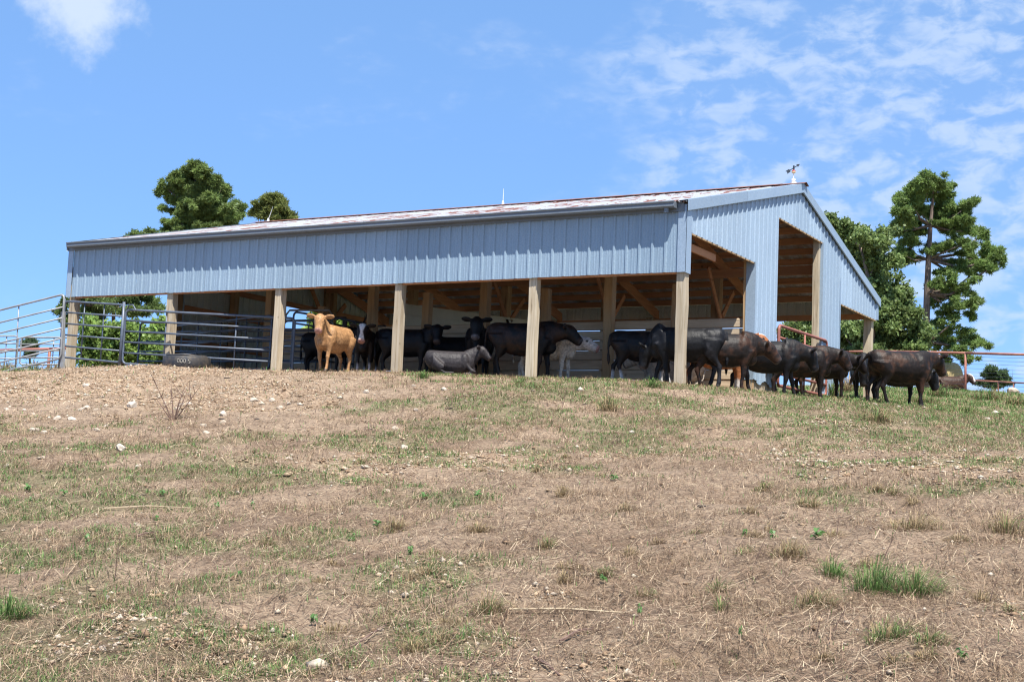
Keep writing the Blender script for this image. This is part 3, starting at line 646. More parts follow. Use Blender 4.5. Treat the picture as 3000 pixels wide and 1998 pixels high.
fo = bpy.data.objects.new('lettering_tmp', fc); COL.objects.link(fo); dg = bpy.context.evaluated_depsgraph_get(); lm = bpy.data.meshes.new_from_object(fo.evaluated_get(dg)); bpy.data.objects.remove(fo)
aim = math.atan2(CAM[1]+.75, CAM[0]-tp[0])-.12
for v in lm.vertices:
    a = aim+v.co.x/.5; z = .13+v.co.y; r = .500+v.co.z; v.co = (r*math.cos(a), r*math.sin(a), z)
lm.materials.clear(); lm.materials.append(M['paintwhite']); obj('lettering', lm, tf)

# ------------------------------------------------------------------ round hay bale
c = atD(2765, 1104, 70); hb = empty('hay_bale', (c[0], c[1], c[2]-.62), 0.9, 'round straw hay bale beyond the wire fence', 'hay bale')
mb = MB(); R_ = .80; n = 28; prof = [(-.62,0.0),(-.62,R_*.6),(-.60,R_*.93),(-.55,R_),(0,R_*1.01),(.55,R_),(.60,R_*.93),(.62,R_*.6),(.62,0)]
vs = []; fs = []
for x_, r in prof:
    for j in range(n): t = 2*PI*j/n; q_ = r*(1+random.uniform(-.015,.015)); vs.append((x_+random.uniform(-.01,.01), q_*math.cos(t), R_*.75+q_*math.sin(t)))
for i in range(len(prof)-1):
    for j in range(n): fs.append((i*n+j, i*n+(j+1)%n, (i+1)*n+(j+1)%n, (i+1)*n+j))
mb.add(vs, fs); mb.build('bale', M['hay'], hb, True)

# ------------------------------------------------------------------ cattle
BLACK = (.0045,.0045,.006); DKBR = (.011,.0065,.005); BRN = (.048,.021,.011); TAN = (.40,.215,.095); CREAM = (.66,.58,.48); WHITE = (.70,.64,.60); ORG = (.30,.11,.04); PINK = (.45,.24,.20); GREYB = (.030,.029,.033)
def rot2(x, y, a): return x*math.cos(a)-y*math.sin(a), x*math.sin(a)+y*math.cos(a)
def cow(name, pos, heading, h, label, coat, hy=0, hp=-25, neck=25, ny=0, legs=(0,0,0,0), tail=0, lying=False, fat=.93, face=None, socks=None, belly=None, patch=None, muzzle=(.05,.04,.04), group='cattle sheltering at the barn', extra=None, earlift=-.08):
    """one animal: hy/hp head yaw and pitch (degrees, relative to the body), neck elevation, ny neck yaw"""
    S = h/1.10; mb = MB(); dz = -.44 if lying else 0
    tor = [(-.72,.90,.10,.09),(-.66,.89,.20,.17),(-.52,.845,.265,.235),(-.30,.80,.30,.27),(-.05,.775,.325,.295),(.18,.775,.325,.285),(.38,.80,.305,.235),(.52,.83,.26,.185),(.62,.85,.19,.13)]
    mb.loft([((x, 0, z+dz), (0, w_*fat, 0), (0, 0, hh)) for x, z, hh, w_ in tor])
    mb.ell((.50,0,.63+dz), (.15,.11,.14)); mb.ell((.34,.17,.80+dz), (.13,.10,.24)); mb.ell((.34,-.17,.80+dz), (.13,.10,.24)); mb.ell((-.05,0,.63+dz), (.40,.21,.19)); mb.ell((-.44,.13,.99+dz), (.13,.07,.07)); mb.ell((-.44,-.13,.99+dz), (.13,.07,.07)); mb.ell((-.50,.14,.90+dz), (.14,.09,.12)); mb.ell((-.50,-.14,.90+dz), (.14,.09,.12)); mb.ell((.34,0,1.0+dz), (.18,.09,.085))
    el = math.radians(neck); na = math.radians(ny); L_ = .34
    nb = Vector((.46,0,.92+dz)); nd_ = Vector((math.cos(el)*math.cos(na), math.cos(el)*math.sin(na), math.sin(el))); ne = nb+nd_*L_
    side = Vector((-math.sin(na), math.cos(na), 0)); upn = nd_.cross(side)*-1
    mb.loft([(nb-nd_*.18+Vector((0,0,-.05)), side*.18, upn*.27), (nb+nd_*.04, side*.155, upn*.235), (nb+nd_*.20, side*.125, upn*.19), (ne, side*.105, upn*.15), (ne+nd_*.07, side*.07, upn*.09)])
    a = math.radians(hy); e = math.radians(hp); hd = Vector((math.cos(e)*math.cos(a), math.cos(e)*math.sin(a), math.sin(e))); hs = Vector((-math.sin(a), math.cos(a), 0)); hu = hd.cross(hs)*-1
    if hu.z < 0: hu = -hu
    h0 = ne+hu*.035-hd*.02
    mb.loft([(h0-hd*.08, hs*.07, hu*.08), (h0, hs*.12, hu*.13), (h0+hd*.10, hs*.135, hu*.148), (h0+hd*.20-hu*.012, hs*.11, hu*.128), (h0+hd*.29-hu*.03, hs*.092, hu*.108), (h0+hd*.365-hu*.04, hs*.096, hu*.096), (h0+hd*.41-hu*.045, hs*.07, hu*.068)])
    for s_ in (1,-1):
        ec = h0+hs*s_*.215-hd*.02+hu*.035; ax = (hs*s_*.97-hd*.15+hu*earlift).normalized(); nz = (hd*.9+hu*.3); nz = (nz-ax*nz.dot(ax)).normalized(); ny_ = nz.cross(ax)
        Rm = Matrix((ax, ny_, nz)).transposed(); mb.ell(ec, (.128,.076,.028), Rm, 10)
        mb.ell(h0+hs*s_*.115+hd*.12+hu*.05, (.022,.022,.022), None, 6)
    if not lying:
        for i, (sx, sy) in enumerate(((1,1),(1,-1),(-1,1),(-1,-1))):
            sw = math.radians(legs[i])
            def K(x, z, px=0, pz=.75): x2, z2 = rot2(x-px, z-pz, sw); return x2+px, z2+pz
            if sx > 0:
                ch = [((.43,.13,.78),.125),((.41,.15,.60),.092),((.40,.145,.47),.062),((.415,.14,.36),.050),((.42,.14,.33),.052),((.415,.14,.22),.036),((.415,.14,.11),.039),((.435,.14,.05),.042),((.455,.14,.0),.050)]; piv = (.42,.75)
            else:
                ch = [((-.50,.12,.86),.19),((-.46,.15,.68),.155),((-.47,.155,.54),.095),((-.55,.145,.42),.058),((-.585,.14,.37),.052),((-.565,.14,.24),.038),((-.55,.14,.11),.042),((-.53,.14,.05),.043),((-.51,.14,.0),.050)]; piv = (-.48,.80)
            pts = []; rs = []
            for (x, y, z), r in ch: x2, z2 = K(x, z, *piv); pts.append((x2, y*sy, z2)); rs.append(r)
            dzf = -pts[-1][2]; pts = [(p_[0], p_[1], p_[2]+dzf*max(0, min(1, (.6-p_[2])/.5))) for p_ in pts]
            rings = [(p_, (0, r*.9, 0), (r*1.1, 0, 0)) for p_, r in zip(pts, rs)]; mb.loft(rings)
        mb.ell((-.02,0,.52), (.35,.12,.07))
    else:
        for sy in (1,-1):
            mb.loft([((.42,.16*sy,.30),(0,.09,0),(0,0,.10)),((.52,.20*sy,.16),(0,.065,0),(.0,.0,.08)),((.66,.20*sy,.07),(0,.05,0),(.02,0,.055)),((.50,.22*sy,.05),(0,.042,0),(.01,0,.045)),((.36,.23*sy,.045),(0,.04,0),(.01,0,.04))])
            mb.loft([((-.50,.16*sy,.36),(0,.14,0),(0,0,.20)),((-.36,.24*sy,.26),(0,.12,0),(0,0,.17)),((-.16,.30*sy,.15),(0,.075,0),(0,0,.10)),((-.28,.32*sy,.06),(0,.05,0),(0,0,.055)),((-.02,.33*sy,.05),(0,.042,0),(0,0,.042)),((.10,.33*sy,.045),(0,.045,0),(0,0,.04))])
    tl = math.radians(tail); tz0 = 1.05+dz
    if lying: mb.tube([(-.66,0,tz0-.02),(-.76,.04,tz0-.2),(-.74,.14,tz0-.45),(-.6,.26,.05)], [.04,.03,.022,.03], 7)
    else:
        tp_ = [(-.62,0,1.05),(-.735,math.sin(tl)*.03,1.01),(-.775-abs(math.sin(tl))*.06,math.sin(tl)*.14,.85),(-.775-abs(math.sin(tl))*.14,math.sin(tl)*.28,.66),(-.765-abs(math.sin(tl))*.20,math.sin(tl)*.38,.50),(-.76-abs(math.sin(tl))*.24,math.sin(tl)*.42,.36)]
        mb.tube(tp_, [.05,.042,.028,.026,.042,.014], 8)
    me0 = mb.mesh('tmp'); ob = bpy.data.objects.new('tmp', me0); COL.objects.link(ob)
    rm = ob.modifiers.new('r', 'REMESH'); rm.mode = 'VOXEL'; rm.voxel_size = .020; sm = ob.modifiers.new('s', 'SMOOTH'); sm.factor = .5; sm.iterations = 8
    me = bpy.data.meshes.new_from_object(ob.evaluated_get(bpy.context.evaluated_depsgraph_get())); bpy.data.objects.remove(ob); me.name = 'body'
    nv = len(me.vertices); co = np.empty(nv*3, np.float32); me.vertices.foreach_get('co', co); co = co.reshape(-1,3)
    c = np.tile(np.array(coat, float), (nv,1)); X_, Y_, Z_ = co[:,0], co[:,1], co[:,2]
    sd_ = (abs(hash(label)) % 97) if False else sum(map(ord, label)) % 97
    nn = .6*fbm(X_+sd_+Y_*.3, Z_*1.0+sd_+Y_*.4, 4.2, 3, 3)+.4*fbm(X_+sd_, Z_*1.3-Y_, 11, 2, 6); n2 = fbm(X_+sd_, Z_+Y_*.6, 9, 3, 4)
    def blend(m_, colr): 
        m_ = np.clip(m_, 0, 1)[:,None]; return c*(1-m_)+np.array(colr)*m_
    if patch: c = blend(sstep(patch[1]-.02, patch[1]+.14, nn), patch[0])
    if belly: c = blend(sstep(.62+dz, .50+dz, Z_)*(np.abs(X_) < .45)*.8, belly)
    if socks: c = blend(sstep(.30, .22, Z_+(n2-.5)*.12), socks)
    hv = co-np.array(h0); ah = hv@np.array(hd); sh = hv@np.array(hs); uh = hv@np.array(hu)
    inhead = (ah > -.08)*(ah < .56)*(np.abs(sh) < .14)*(np.abs(uh) < .19)
    if face: 
        fm = (ah > -.03)*(ah < .52)*sstep(.0, -.025, np.abs(sh)-(.040+.055*np.abs((ah-.2)/.2)))*sstep(-.03, .02, uh+np.clip(ah-.2,0,1)*.3) if face[1] == 'blaze' else inhead*1.0
        c = blend(fm*1.0, face[0])
    c = blend(inhead*sstep(.345, .38, ah), muzzle if muzzle else coat)
    for s_ in (1,-1):
        ep = np.array(h0+hs*s_*.115+hd*.12+hu*.05); c = blend((np.linalg.norm(co-ep, axis=1) < .026)*1.0, (.006,.005,.005))
    if not lying: c = blend(sstep(.055,.04,Z_)*1.0, (.05,.045,.04))
    if extra: c = extra(c, co, blend)
    at = me.color_attributes.new('Col', 'FLOAT_COLOR', 'POINT'); c4 = np.ones((nv,4), np.float32); c4[:,:3] = c*(.85+.3*n2[:,None]); at.data.foreach_set('color', c4.ravel())
    me.materials.clear(); me.materials.append(M['coat']); me.polygons.foreach_set('use_smooth', [True]*len(me.polygons))
    root = obj(name, me); root.location = pos; root.rotation_euler = (0, 0, math.radians(heading)); root.scale = (S,S,S); tag(root, label, 'cow', group)
    return root, (h0, hd, hs, hu)
def spot(u, Y): p = at_u(u, Y); return (float(p[0]), float(p[1]), float(p[2])-.012)
tanc, _ = cow('calf', spot(972, -.45), -83, .95, 'tan calf standing in sunlight with a dark brand on its hip', TAN, hy=22, hp=-52, neck=40, ny=10, legs=(6,-10,4,-4), muzzle=PINK, patch=((.44,.25,.12),.55))
fc = bpy.data.curves.new('brand', 'FONT'); fc.body = 'P'; fc.size = .17; fc.extrude = .004; fo = bpy.data.objects.new('brand_tmp', fc); COL.objects.link(fo); bpy.context.view_layer.update()
lm = bpy.data.meshes.new_from_object(fo.evaluated_get(bpy.context.evaluated_depsgraph_get())); bpy.data.objects.remove(fo); lm.materials.clear(); lm.materials.append(M['dung'])
br = obj('brand_mark', lm, tanc); br.location = (-.52,.255,.80); br.rotation_euler = (PI/2+.12, 0, PI)
cow('calf', spot(955, 1.55), 8, .94, 'black calf half hidden behind the tan calf, rump to the left', BLACK, hp=-20, neck=30, legs=(4,-6,-5,5))
cow('calf', spot(1072, 1.15), -64, .97, 'dark calf with a white blaze facing the camera beside the tan calf', DKBR, hy=4, hp=-62, neck=22, face=(WHITE,'blaze'), socks=(.42,.40,.42), muzzle=PINK)
cow('calf', spot(1188, 1.1), 18, .98, 'black calf standing side on behind the fourth post, head turned to the camera', BLACK, hy=-75, hp=-55, neck=28, ny=-22, legs=(5,-4,-4,6))
cow('calf', spot(1318, 2.3), 190, .93, 'plain black calf in deep shade, second from the fourth post', BLACK, hp=-40, neck=5, legs=(0,4,3,-4))
cow('cow', spot(1398, 1.95), -63, 1.10, 'black cow facing the camera above the resting calf', BLACK, hy=-3, hp=-60, neck=30, muzzle=(.16,.15,.16))
cow('calf', spot(1322, .18), 28, .80, 'black calf lying down at the front edge of the shade', (.035,.030,.032), hy=-8, hp=-32, neck=38, lying=True)
cow('cow', spot(1532, .95), 16, 1.10, 'large dark brown cow with its rump to the left behind the fifth post', BLACK, hy=8, hp=-32, neck=4, ny=4, legs=(4,-10,-4,8), patch=((.026,.012,.007),.50), tail=14)
cow('calf', spot(1600, 1.75), 14, 1.0, 'cream spotted calf stretching its pale head beyond the dark cow', CREAM, hp=-18, neck=-14, legs=(4,-6,-8,6), patch=((.20,.13,.085),.64), muzzle=PINK, face=(WHITE,'all'))
cow('calf', spot(1888, 1.25), 18, 1.0, 'black calf with white lower legs and its head down, rump to the left', BLACK, hp=-65, neck=-40, ny=20, hy=20, legs=(6,-6,-12,8), socks=(.45,.43,.42), patch=((.022,.013,.01),.54))
cow('cow', spot(2005, .62), 197, 1.07, 'black cow facing left with lowered head behind the corner post', BLACK, hp=-70, neck=-42, ny=-25, hy=-20, legs=(-10,14,-8,6), socks=None, patch=(GREYB,.60))
cow('calf', spot(1968, 2.35), 185, .98, 'pale cream calf lying behind the corner post', (.40,.34,.28), hp=-20, neck=25, lying=True, patch=((.10,.07,.055),.66))
cow('cow', spot(2118, 1.0), 30, 1.04, 'brown cow standing in sun just right of the corner post', DKBR, hp=-40, neck=-12, ny=10, legs=(8,-8,-6,8), patch=(BRN,.46), tail=8)
cow('calf', spot(2098, 2.5), 30, 1.06, 'orange brown calf with white face hidden behind the brown cow', ORG, hp=-25, neck=22, socks=(.5,.45,.4), face=(WHITE,'blaze'))
cow('cow', spot(2245, 3.2), 24, 1.08, 'black cow side on before the metal gable panel, rump to the left', BLACK, hy=25, hp=-58, neck=-8, ny=14, legs=(12,-8,4,-12), patch=((.022,.013,.01),.54), tail=-10)
cow('cow', spot(2345, 4.8), 36, 1.08, 'brown sided cow by the red gate with one ear raised', DKBR, hy=-10, hp=-50, neck=5, legs=(4,-4,6,-6), patch=(BRN,.48))
cow('cow', spot(2408, 6.6), 40, 1.02, 'dark cow farther along the gable behind the raised ear', DKBR, hy=0, hp=-40, neck=0, patch=(BRN,.55))
cow('cow', spot(2525, 8.6), -72, .98, 'black cow grazing head down toward the camera beyond the gable panel', BLACK, hp=-72, neck=-48, patch=(GREYB,.62))
cow('cow', spot(2642, 5.6), 44, 1.10, 'dark brown cow at the right with its tail swung out', DKBR, hy=20, hp=-48, neck=10, ny=12, legs=(10,-8,-12,10), patch=(BRN,.47), tail=62)
cow('cow', spot(2632, 7.0), 44, 1.04, 'dark cow mostly hidden behind the tail swinging cow', BLACK, hp=-62, neck=-25, legs=(-6,6,4,-4), patch=(DKBR,.5))
p = atD(2783, 1150, 58); cow('cow', (p[0], p[1], g1(p[0], p[1])+.15), 35, 1.15, 'distant brown cow resting near the hay bale', BRN, hy=-50, hp=-40, neck=30, lying=True, face=(WHITE,'blaze'))

# ------------------------------------------------------------------ trees
def tufts(pads, n_per, size, count, base, var, kind):
    """foliage: many small blades or leaves spread through ellipsoid pads (centre, radii)"""
    V = []; C = []; sub_ = []
    for (c, r) in pads:
        for _ in range(11):
            d = RNG.normal(size=3); d = d/np.linalg.norm(d)*RNG.uniform(.2,1.25); q_ = RNG.uniform(.22,.50); sub_.append((np.array(c)+d*np.array(r)*1.12, tuple(np.array(r)*q_*np.array([1,1,1.4]))))
    for (c, r) in sub_:
        vol = (r[0]*r[1]*r[2])**(1/3); n = max(5, int(n_per*(vol**2)))
        d = RNG.normal(size=(n,3)); d /= np.linalg.norm(d, axis=1)[:,None]; rad = RNG.random(n)**.45
        P = np.array(c)+d*rad[:,None]*np.array(r); tint = RNG.uniform(1-1.5*var,1+1.5*var)
        m = n*count; P = np.repeat(P, count, 0); D = RNG.normal(size=(m,3)); 
        if kind == 'needle': D[:,2] = D[:,2]*.8+.25
        D /= np.linalg.norm(D, axis=1)[:,None]; S_ = np.cross(D, RNG.normal(size=(m,3))); S_ /= np.linalg.norm(S_, axis=1)[:,None]
        ln = size*RNG.uniform(.6,1.3,m)[:,None]
        if kind == 'needle': wd = ln*.12; A = P; Bq = P+D*ln; V.append(np.stack([A-S_*wd, A+S_*wd, Bq+S_*wd*.5, Bq-S_*wd*.5], 1))
        else:
            O = P+RNG.normal(size=(m,3))*size*.75; wd = ln*.42; V.append(np.stack([O-D*ln*.5, O+S_*wd, O+D*ln*.6, O-S_*wd], 1))
        col = np.array(base)*tint*RNG.uniform(1-var,1+var,(m,1))*np.array([1,1,1]); g = RNG.random((m,1)); col = col*(1-g*.3)+np.array(base)*np.array([1.5,1.15,.7])*g*.3
        C.append(np.repeat(col[:,None,:], 4, 1))
    V = np.concatenate(V); C = np.concatenate(C); F = np.arange(V.shape[0]*4).reshape(-1,4); return V.reshape(-1,3), F, C.reshape(-1,3)
def tree(name, label, base_uv, D, pads_uv, trunk, limbs, n_per, size, count, base, var, kind, depth=.75, group=None, cat='tree', spread=1.0, bridge=.7):
    """pads: (u, v, ru, rv) measured off the photograph, given real size at the tree's own distance"""
    px = D/FPX; right = Vector((CR[0],CR[1],0)).normalized(); fw = Vector((CF[0],CF[1],0)).normalized()
    gb = atD(base_uv[0], base_uv[1], D); root = empty(name, gb, 0, label, cat, group); g0 = np.array(gb)
    maxr = max(abs(p[0]-base_uv[0]) for p in pads_uv)*px
    pads = []; ends = []
    for u, v, ru, rv in pads_uv:
        c = atD(u, v, D)-g0; off = abs(c@np.array(right)); dd = RNG.uniform(-1,1)*depth*max(ru*px*1.2, .8*math.sqrt(max(.01, maxr**2-min(off,maxr)**2)))
        k = (D+dd)/D; c = atD(u, v, D+dd)-g0; pads.append((c, (ru*px*spread, ru*px*spread*.95, rv*px*spread))); ends.append(c)
        if kind == 'needle' and bridge:
            tu = base_uv[0]+(u-base_uv[0])*.55; c2 = atD(tu, v+rv*.35, D+dd*.55)-g0; pads.append((c2, (ru*px*bridge, ru*px*bridge, rv*px*bridge)))
    # pads are in the picture plane's own axes; rotate radii is not needed for near round pads
    V, F, C = tufts(pads, n_per, size, count, base, var, kind)
    obj('crown', npmesh('crown', V, F, M['needle' if kind == 'needle' else 'leaf'], C), root)
    mb = MB(); tp_ = [Vector(atD(u, v, D)-g0) for u, v, r in trunk]; rs = [r*px for u, v, r in trunk]; mb.tube(tp_, rs, 9)
    for i, e in enumerate(ends):
        if RNG.random() > limbs: continue
        e = Vector(e)
        best = min(tp_, key=lambda q: abs(q.z-(e.z-.25*math.hypot(e.x-q.x, e.y-q.y)))); ln = (e-best).length
        if ln < .3: continue
        mid = best.lerp(e, .5)+Vector((0,0,-.06*ln+RNG.uniform(-.1,.1)*ln)); r0 = min(.12, .02+ln*.022); mb.tube([best, mid, e], [r0, r0*.7, r0*.25], 6)
    mb.build('trunk', M['bark'], root, True); return root
def sc_pads(lst, ox, oy, s): return [(ox+a/s, oy+b/s, c/s, d/s) for a, b, c, d in lst]
PINE = (.18,.275,.085)
rp = sc_pads([(1010,160,130,60),(1100,200,110,60),(1110,290,120,70),(900,200,90,60),(900,270,110,70),(720,280,50,40),(720,390,100,70),(800,330,90,60),(1000,420,130,70),(870,400,100,50),(1330,360,100,60),(1250,420,90,60),(1180,470,110,60),(1280,500,70,40),(730,510,110,45),(860,580,100,60),(680,600,80,40),(1100,520,90,40),(1230,560,110,50),(1340,600,60,30),(1430,640,60,60),(1300,700,90,50),(1080,730,100,50),(1000,770,90,40),(760,690,90,40),(800,820,100,50),(720,790,50,50),(1520,770,80,60),(1380,840,120,70),(1540,900,60,60),(1420,920,120,50),(1540,850,70,60),(1370,1040,40,40),(1300,930,60,40),(1130,950,50,30),(1180,1010,60,40),(1100,1080,100,35),(1040,1060,50,30),(1190,1160,100,50),(1270,1100,60,40),(1290,1240,90,50),(1390,1220,40,50),(1340,1340,45,40),(1170,1300,60,50),(1020,1210,50,50),(1050,1410,70,35),(1120,1480,80,40),(1200,1390,40,30),(1280,1480,60,40),(1330,1540,90,40),(1380,1600,90,40),(1130,1600,60,50),(1240,1660,80,40),(1300,1720,70,40),(1090,1540,50,40)], 2400, 480, 3.015)
tree('pine_tree', 'tall pine with a bare lower trunk standing right of the barn', (2708,1165), 68, rp, [(2708,1165,13),(2712,1000,10.5),(2716,860,9.5),(2720,760,8),(2726,660,6),(2734,570,3),(2737,525,1)], .7, 1000, .16, 10, PINE, .22, 'needle', .6, 'pines around the barn', bridge=.45)
lp = sc_pads([(800,160,100,45),(870,200,110,60),(710,220,90,60),(930,290,100,70),(760,300,140,70),(640,300,60,60),(550,300,50,50),(570,390,100,70),(480,350,40,50),(380,520,80,45),(345,430,25,40),(310,540,40,30),(480,460,60,50),(760,430,160,90),(950,430,140,90),(1100,380,70,60),(1080,470,120,80),(1210,480,70,70),(1260,560,50,70),(640,540,120,70),(480,620,80,50),(560,660,80,50),(820,560,150,80),(1000,570,150,80),(1200,650,120,80),(700,690,120,60),(900,690,160,70),(1080,700,150,70),(370,760,60,25),(470,790,60,30),(600,800,90,50),(1450,750,60,50),(1380,800,80,60),(1280,780,110,70),(1000,800,190,70),(800,800,110,60),(780,900,150,60),(980,880,160,60),(1180,880,150,60),(1430,870,60,35),(1350,910,70,40),(420,940,90,28),(560,920,70,40),(650,960,110,50),(900,960,170,50),(1250,950,110,40),(440,1030,70,30),(430,1070,60,30),(600,1040,90,40),(800,1040,150,40),(1000,1020,150,40),(500,1150,140,50),(800,1180,170,60),(1100,1150,140,60),(400,1300,100,50),(700,1350,160,60),(1000,1350,160,60)], 400, 450, 4.71)
tree('pine_tree', 'large dense pine rising behind the left half of the roof', (592,1110), 62, lp, [(592,1110,13),(585,900,11),(582,700,9),(575,600,6.5),(570,520,3),(568,482,1)], .5, 1250, .16, 10, (.18,.26,.085), .22, 'needle', .6, 'pines around the barn')
sp_ = sc_pads([(1850,595,100,35),(1950,600,80,35),(1760,640,70,40),(1880,660,110,50),(2030,670,50,45),(1640,705,35,28),(1740,720,90,45),(1900,720,110,40),(2040,760,70,45),(1980,800,80,40),(1600,810,70,35),(1700,820,90,40),(1820,790,80,35),(2110,840,70,40),(2160,880,40,25),(1760,880,80,35),(1930,900,60,25),(2120,910,70,25)], 400, 450, 4.71)
tree('pine_tree', 'small round topped pine behind the slanting lightning rod', (795,1080), 95, sp_, [(795,1080,8),(796,760,6),(794,640,5),(792,600,3),(793,575,1)], .6, 420, .24, 8, (.18,.22,.07), .22, 'needle', .6, 'pines around the barn')
up_ = sc_pads([(900,280,50,35),(880,380,70,50),(820,440,50,25),(890,540,50,45),(930,600,40,30),(1250,255,130,40),(1330,380,150,55),(1200,460,90,50),(1420,330,110,40),(1500,400,60,30),(1280,570,30,25),(1750,260,110,45),(1980,250,150,55),(2100,310,110,50),(1850,420,110,55),(2120,400,110,45),(1990,450,140,40),(1750,440,60,30),(1500,260,80,40)]+[(230+0,-1000,1,1)][:0], 0, 820, 4.71)+[(448,684,20,8),(430,692,20,8),(462,690,14,6)]
tree('pine_tree', 'lower pine branches seen beneath the left end of the front wall', (330,1090), 50, up_, [(330,1090,8),(333,980,7),(332,900,5),(380,800,4),(440,700,2)], .8, 1300, .14, 10, (.155,.23,.08), .22, 'needle', .5, 'pines around the barn')
ok = sc_pads([(80,480,50,40),(150,540,80,50),(240,590,90,50),(330,610,100,60),(420,660,110,60),(520,630,100,60),(600,600,60,40),(300,700,110,70),(420,760,120,70),(540,740,90,60),(350,830,110,70),(500,860,140,80),(620,880,70,70),(430,970,90,80),(560,1000,110,80),(520,1100,110,90),(640,1120,110,70),(770,1160,80,50),(720,1250,120,70),(560,1240,100,80),(620,1350,140,70),(800,1370,110,60),(880,1450,90,50),(480,1400,150,60),(300,1430,110,60),(600,1470,150,60),(850,1520,120,60),(930,1560,60,60),(700,1580,150,60),(500,1560,140,60),(250,1560,120,60),(880,1620,100,50),(300,1660,120,60),(550,1660,130,50),(180,1480,60,60)], 2400, 480, 3.015)
tree('oak_tree', 'spreading leafy oak filling the gap between barn and tall pine', (2540,1130), 56, ok, [(2545,1130,12),(2550,1040,9),(2560,940,7),(2545,820,5),(2520,720,3)], .85, 900, .12, 6, (.165,.24,.085), .25, 'leaf', .6, 'broadleaf trees behind the barn')
ok2 = [(2290+RNG.uniform(0,150), 945+RNG.uniform(0,90), 34, 26) for _ in range(14)]
tree('oak_tree', 'leafy tree seen through the tall gable doorway', (2345,1100), 60, ok2, [(2345,1100,9),(2340,1020,7),(2330,930,5)], .9, 1100, .12, 6, (.165,.24,.085), .25, 'leaf', .5, 'broadleaf trees behind the barn')
ft = sc_pads([(930,190,80,28),(880,220,80,35),(1000,250,100,35),(830,265,50,25),(1080,280,50,25),(1130,320,60,25),(950,340,140,25),(760,355,50,16),(1110,375,90,25),(870,390,130,25),(1000,410,110,22)], 2700, 1040, 4.487)
tree('pine_tree', 'distant rounded pine low on the right skyline', (2912,1175), 150, ft, [(2912,1175,4),(2915,1120,3.5),(2910,1090,2)], .7, 300, .32, 8, (.09,.15,.065), .2, 'needle', .6, 'pines around the barn')
fl = sc_pads([(400,840,80,30),(430,880,100,30),(340,905,50,22),(480,910,50,22),(420,930,100,25),(450,1000,60,35),(400,1040,50,30)], 0, 820, 4.71)
tree('pine_tree', 'distant small pine behind the gates at far left', (88,1090), 120, fl, [(88,1090,3),(87,1030,3),(86,1000,2)], .7, 300, .28, 8, (.09,.145,.07), .2, 'needle', .6, 'pines around the barn')
sh = [(250+RNG.uniform(0,235), 945+abs(RNG.normal())*28+RNG.uniform(0,85), 20, 15) for _ in range(75)]
tree('leafy_shrub', 'bright green broadleaf thicket behind the left gates', (360,1095), 44, sh, [(360,1095,4),(358,1040,3),(365,980,2)], .5, 1500, .12, 5, (.20,.31,.08), .3, 'leaf', .8, cat='shrub', group='shrubs behind the barn')
sh2 = [(925+RNG.uniform(0,200), 915+RNG.uniform(0,60), 24, 15) for _ in range(22)]
tree('leafy_shrub', 'sunlit green thicket glimpsed beneath the inner left wall', (1010,1060), 50, sh2, [(1010,1060,4),(1010,960,2)], .3, 1500, .12, 5, (.22,.34,.07), .3, 'leaf', .6, cat='shrub', group='shrubs behind the barn')

LAND = [(505,1180,'the dead twiggy bush'),(546,1075,'the black tire ring'),(210,1100,'the left corner post'),(800,1100,'the third front post'),(960,1110,'the tan calf'),(1330,1115,'the resting black calf'),(1550,1120,'the fifth front post'),(1995,1135,'the corner post'),(2300,1160,'the metal gable panel'),(2640,1200,'the tail swinging cow'),(2830,1150,'the wire fence post'),(2570,1720,'the largest green clump'),(315,1752,'the white rounded foreground stone'),(1670,1800,'the long foreground straw'),(430,1495,'the left foreground straw'),(1182,1314,'the low pale middle stone'),(354,1317,'the long buff slab'),(30,1810,'the lower left green clump'),(1150,1560,'the rounded brown tuft left of centre'),(2680,1560,'the wide brown dry tuft'),(1650,1455,'the small spiky brown tuft')]
ORD = ['','second ','third ','fourth ','fifth ','sixth ','seventh ','eighth ','ninth ','tenth ','eleventh ','twelfth ','thirteenth ','fourteenth ']
_seen = {}
def where(kind, u, v):
    lu, lv, nm = min(LAND, key=lambda q: (q[0]-u)**2+((q[1]-v)*1.6)**2); du, dv = u-lu, v-lv
    side = ('right of' if du > 0 else 'left of') if abs(du) > 1.3*abs(dv) else ('in front of' if dv > 0 else 'beyond')
    k = (kind, side, nm); n = _seen.get(k, 0); _seen[k] = n+1
    return (ORD[min(n, 13)]+kind+' '+side+' '+nm).strip()
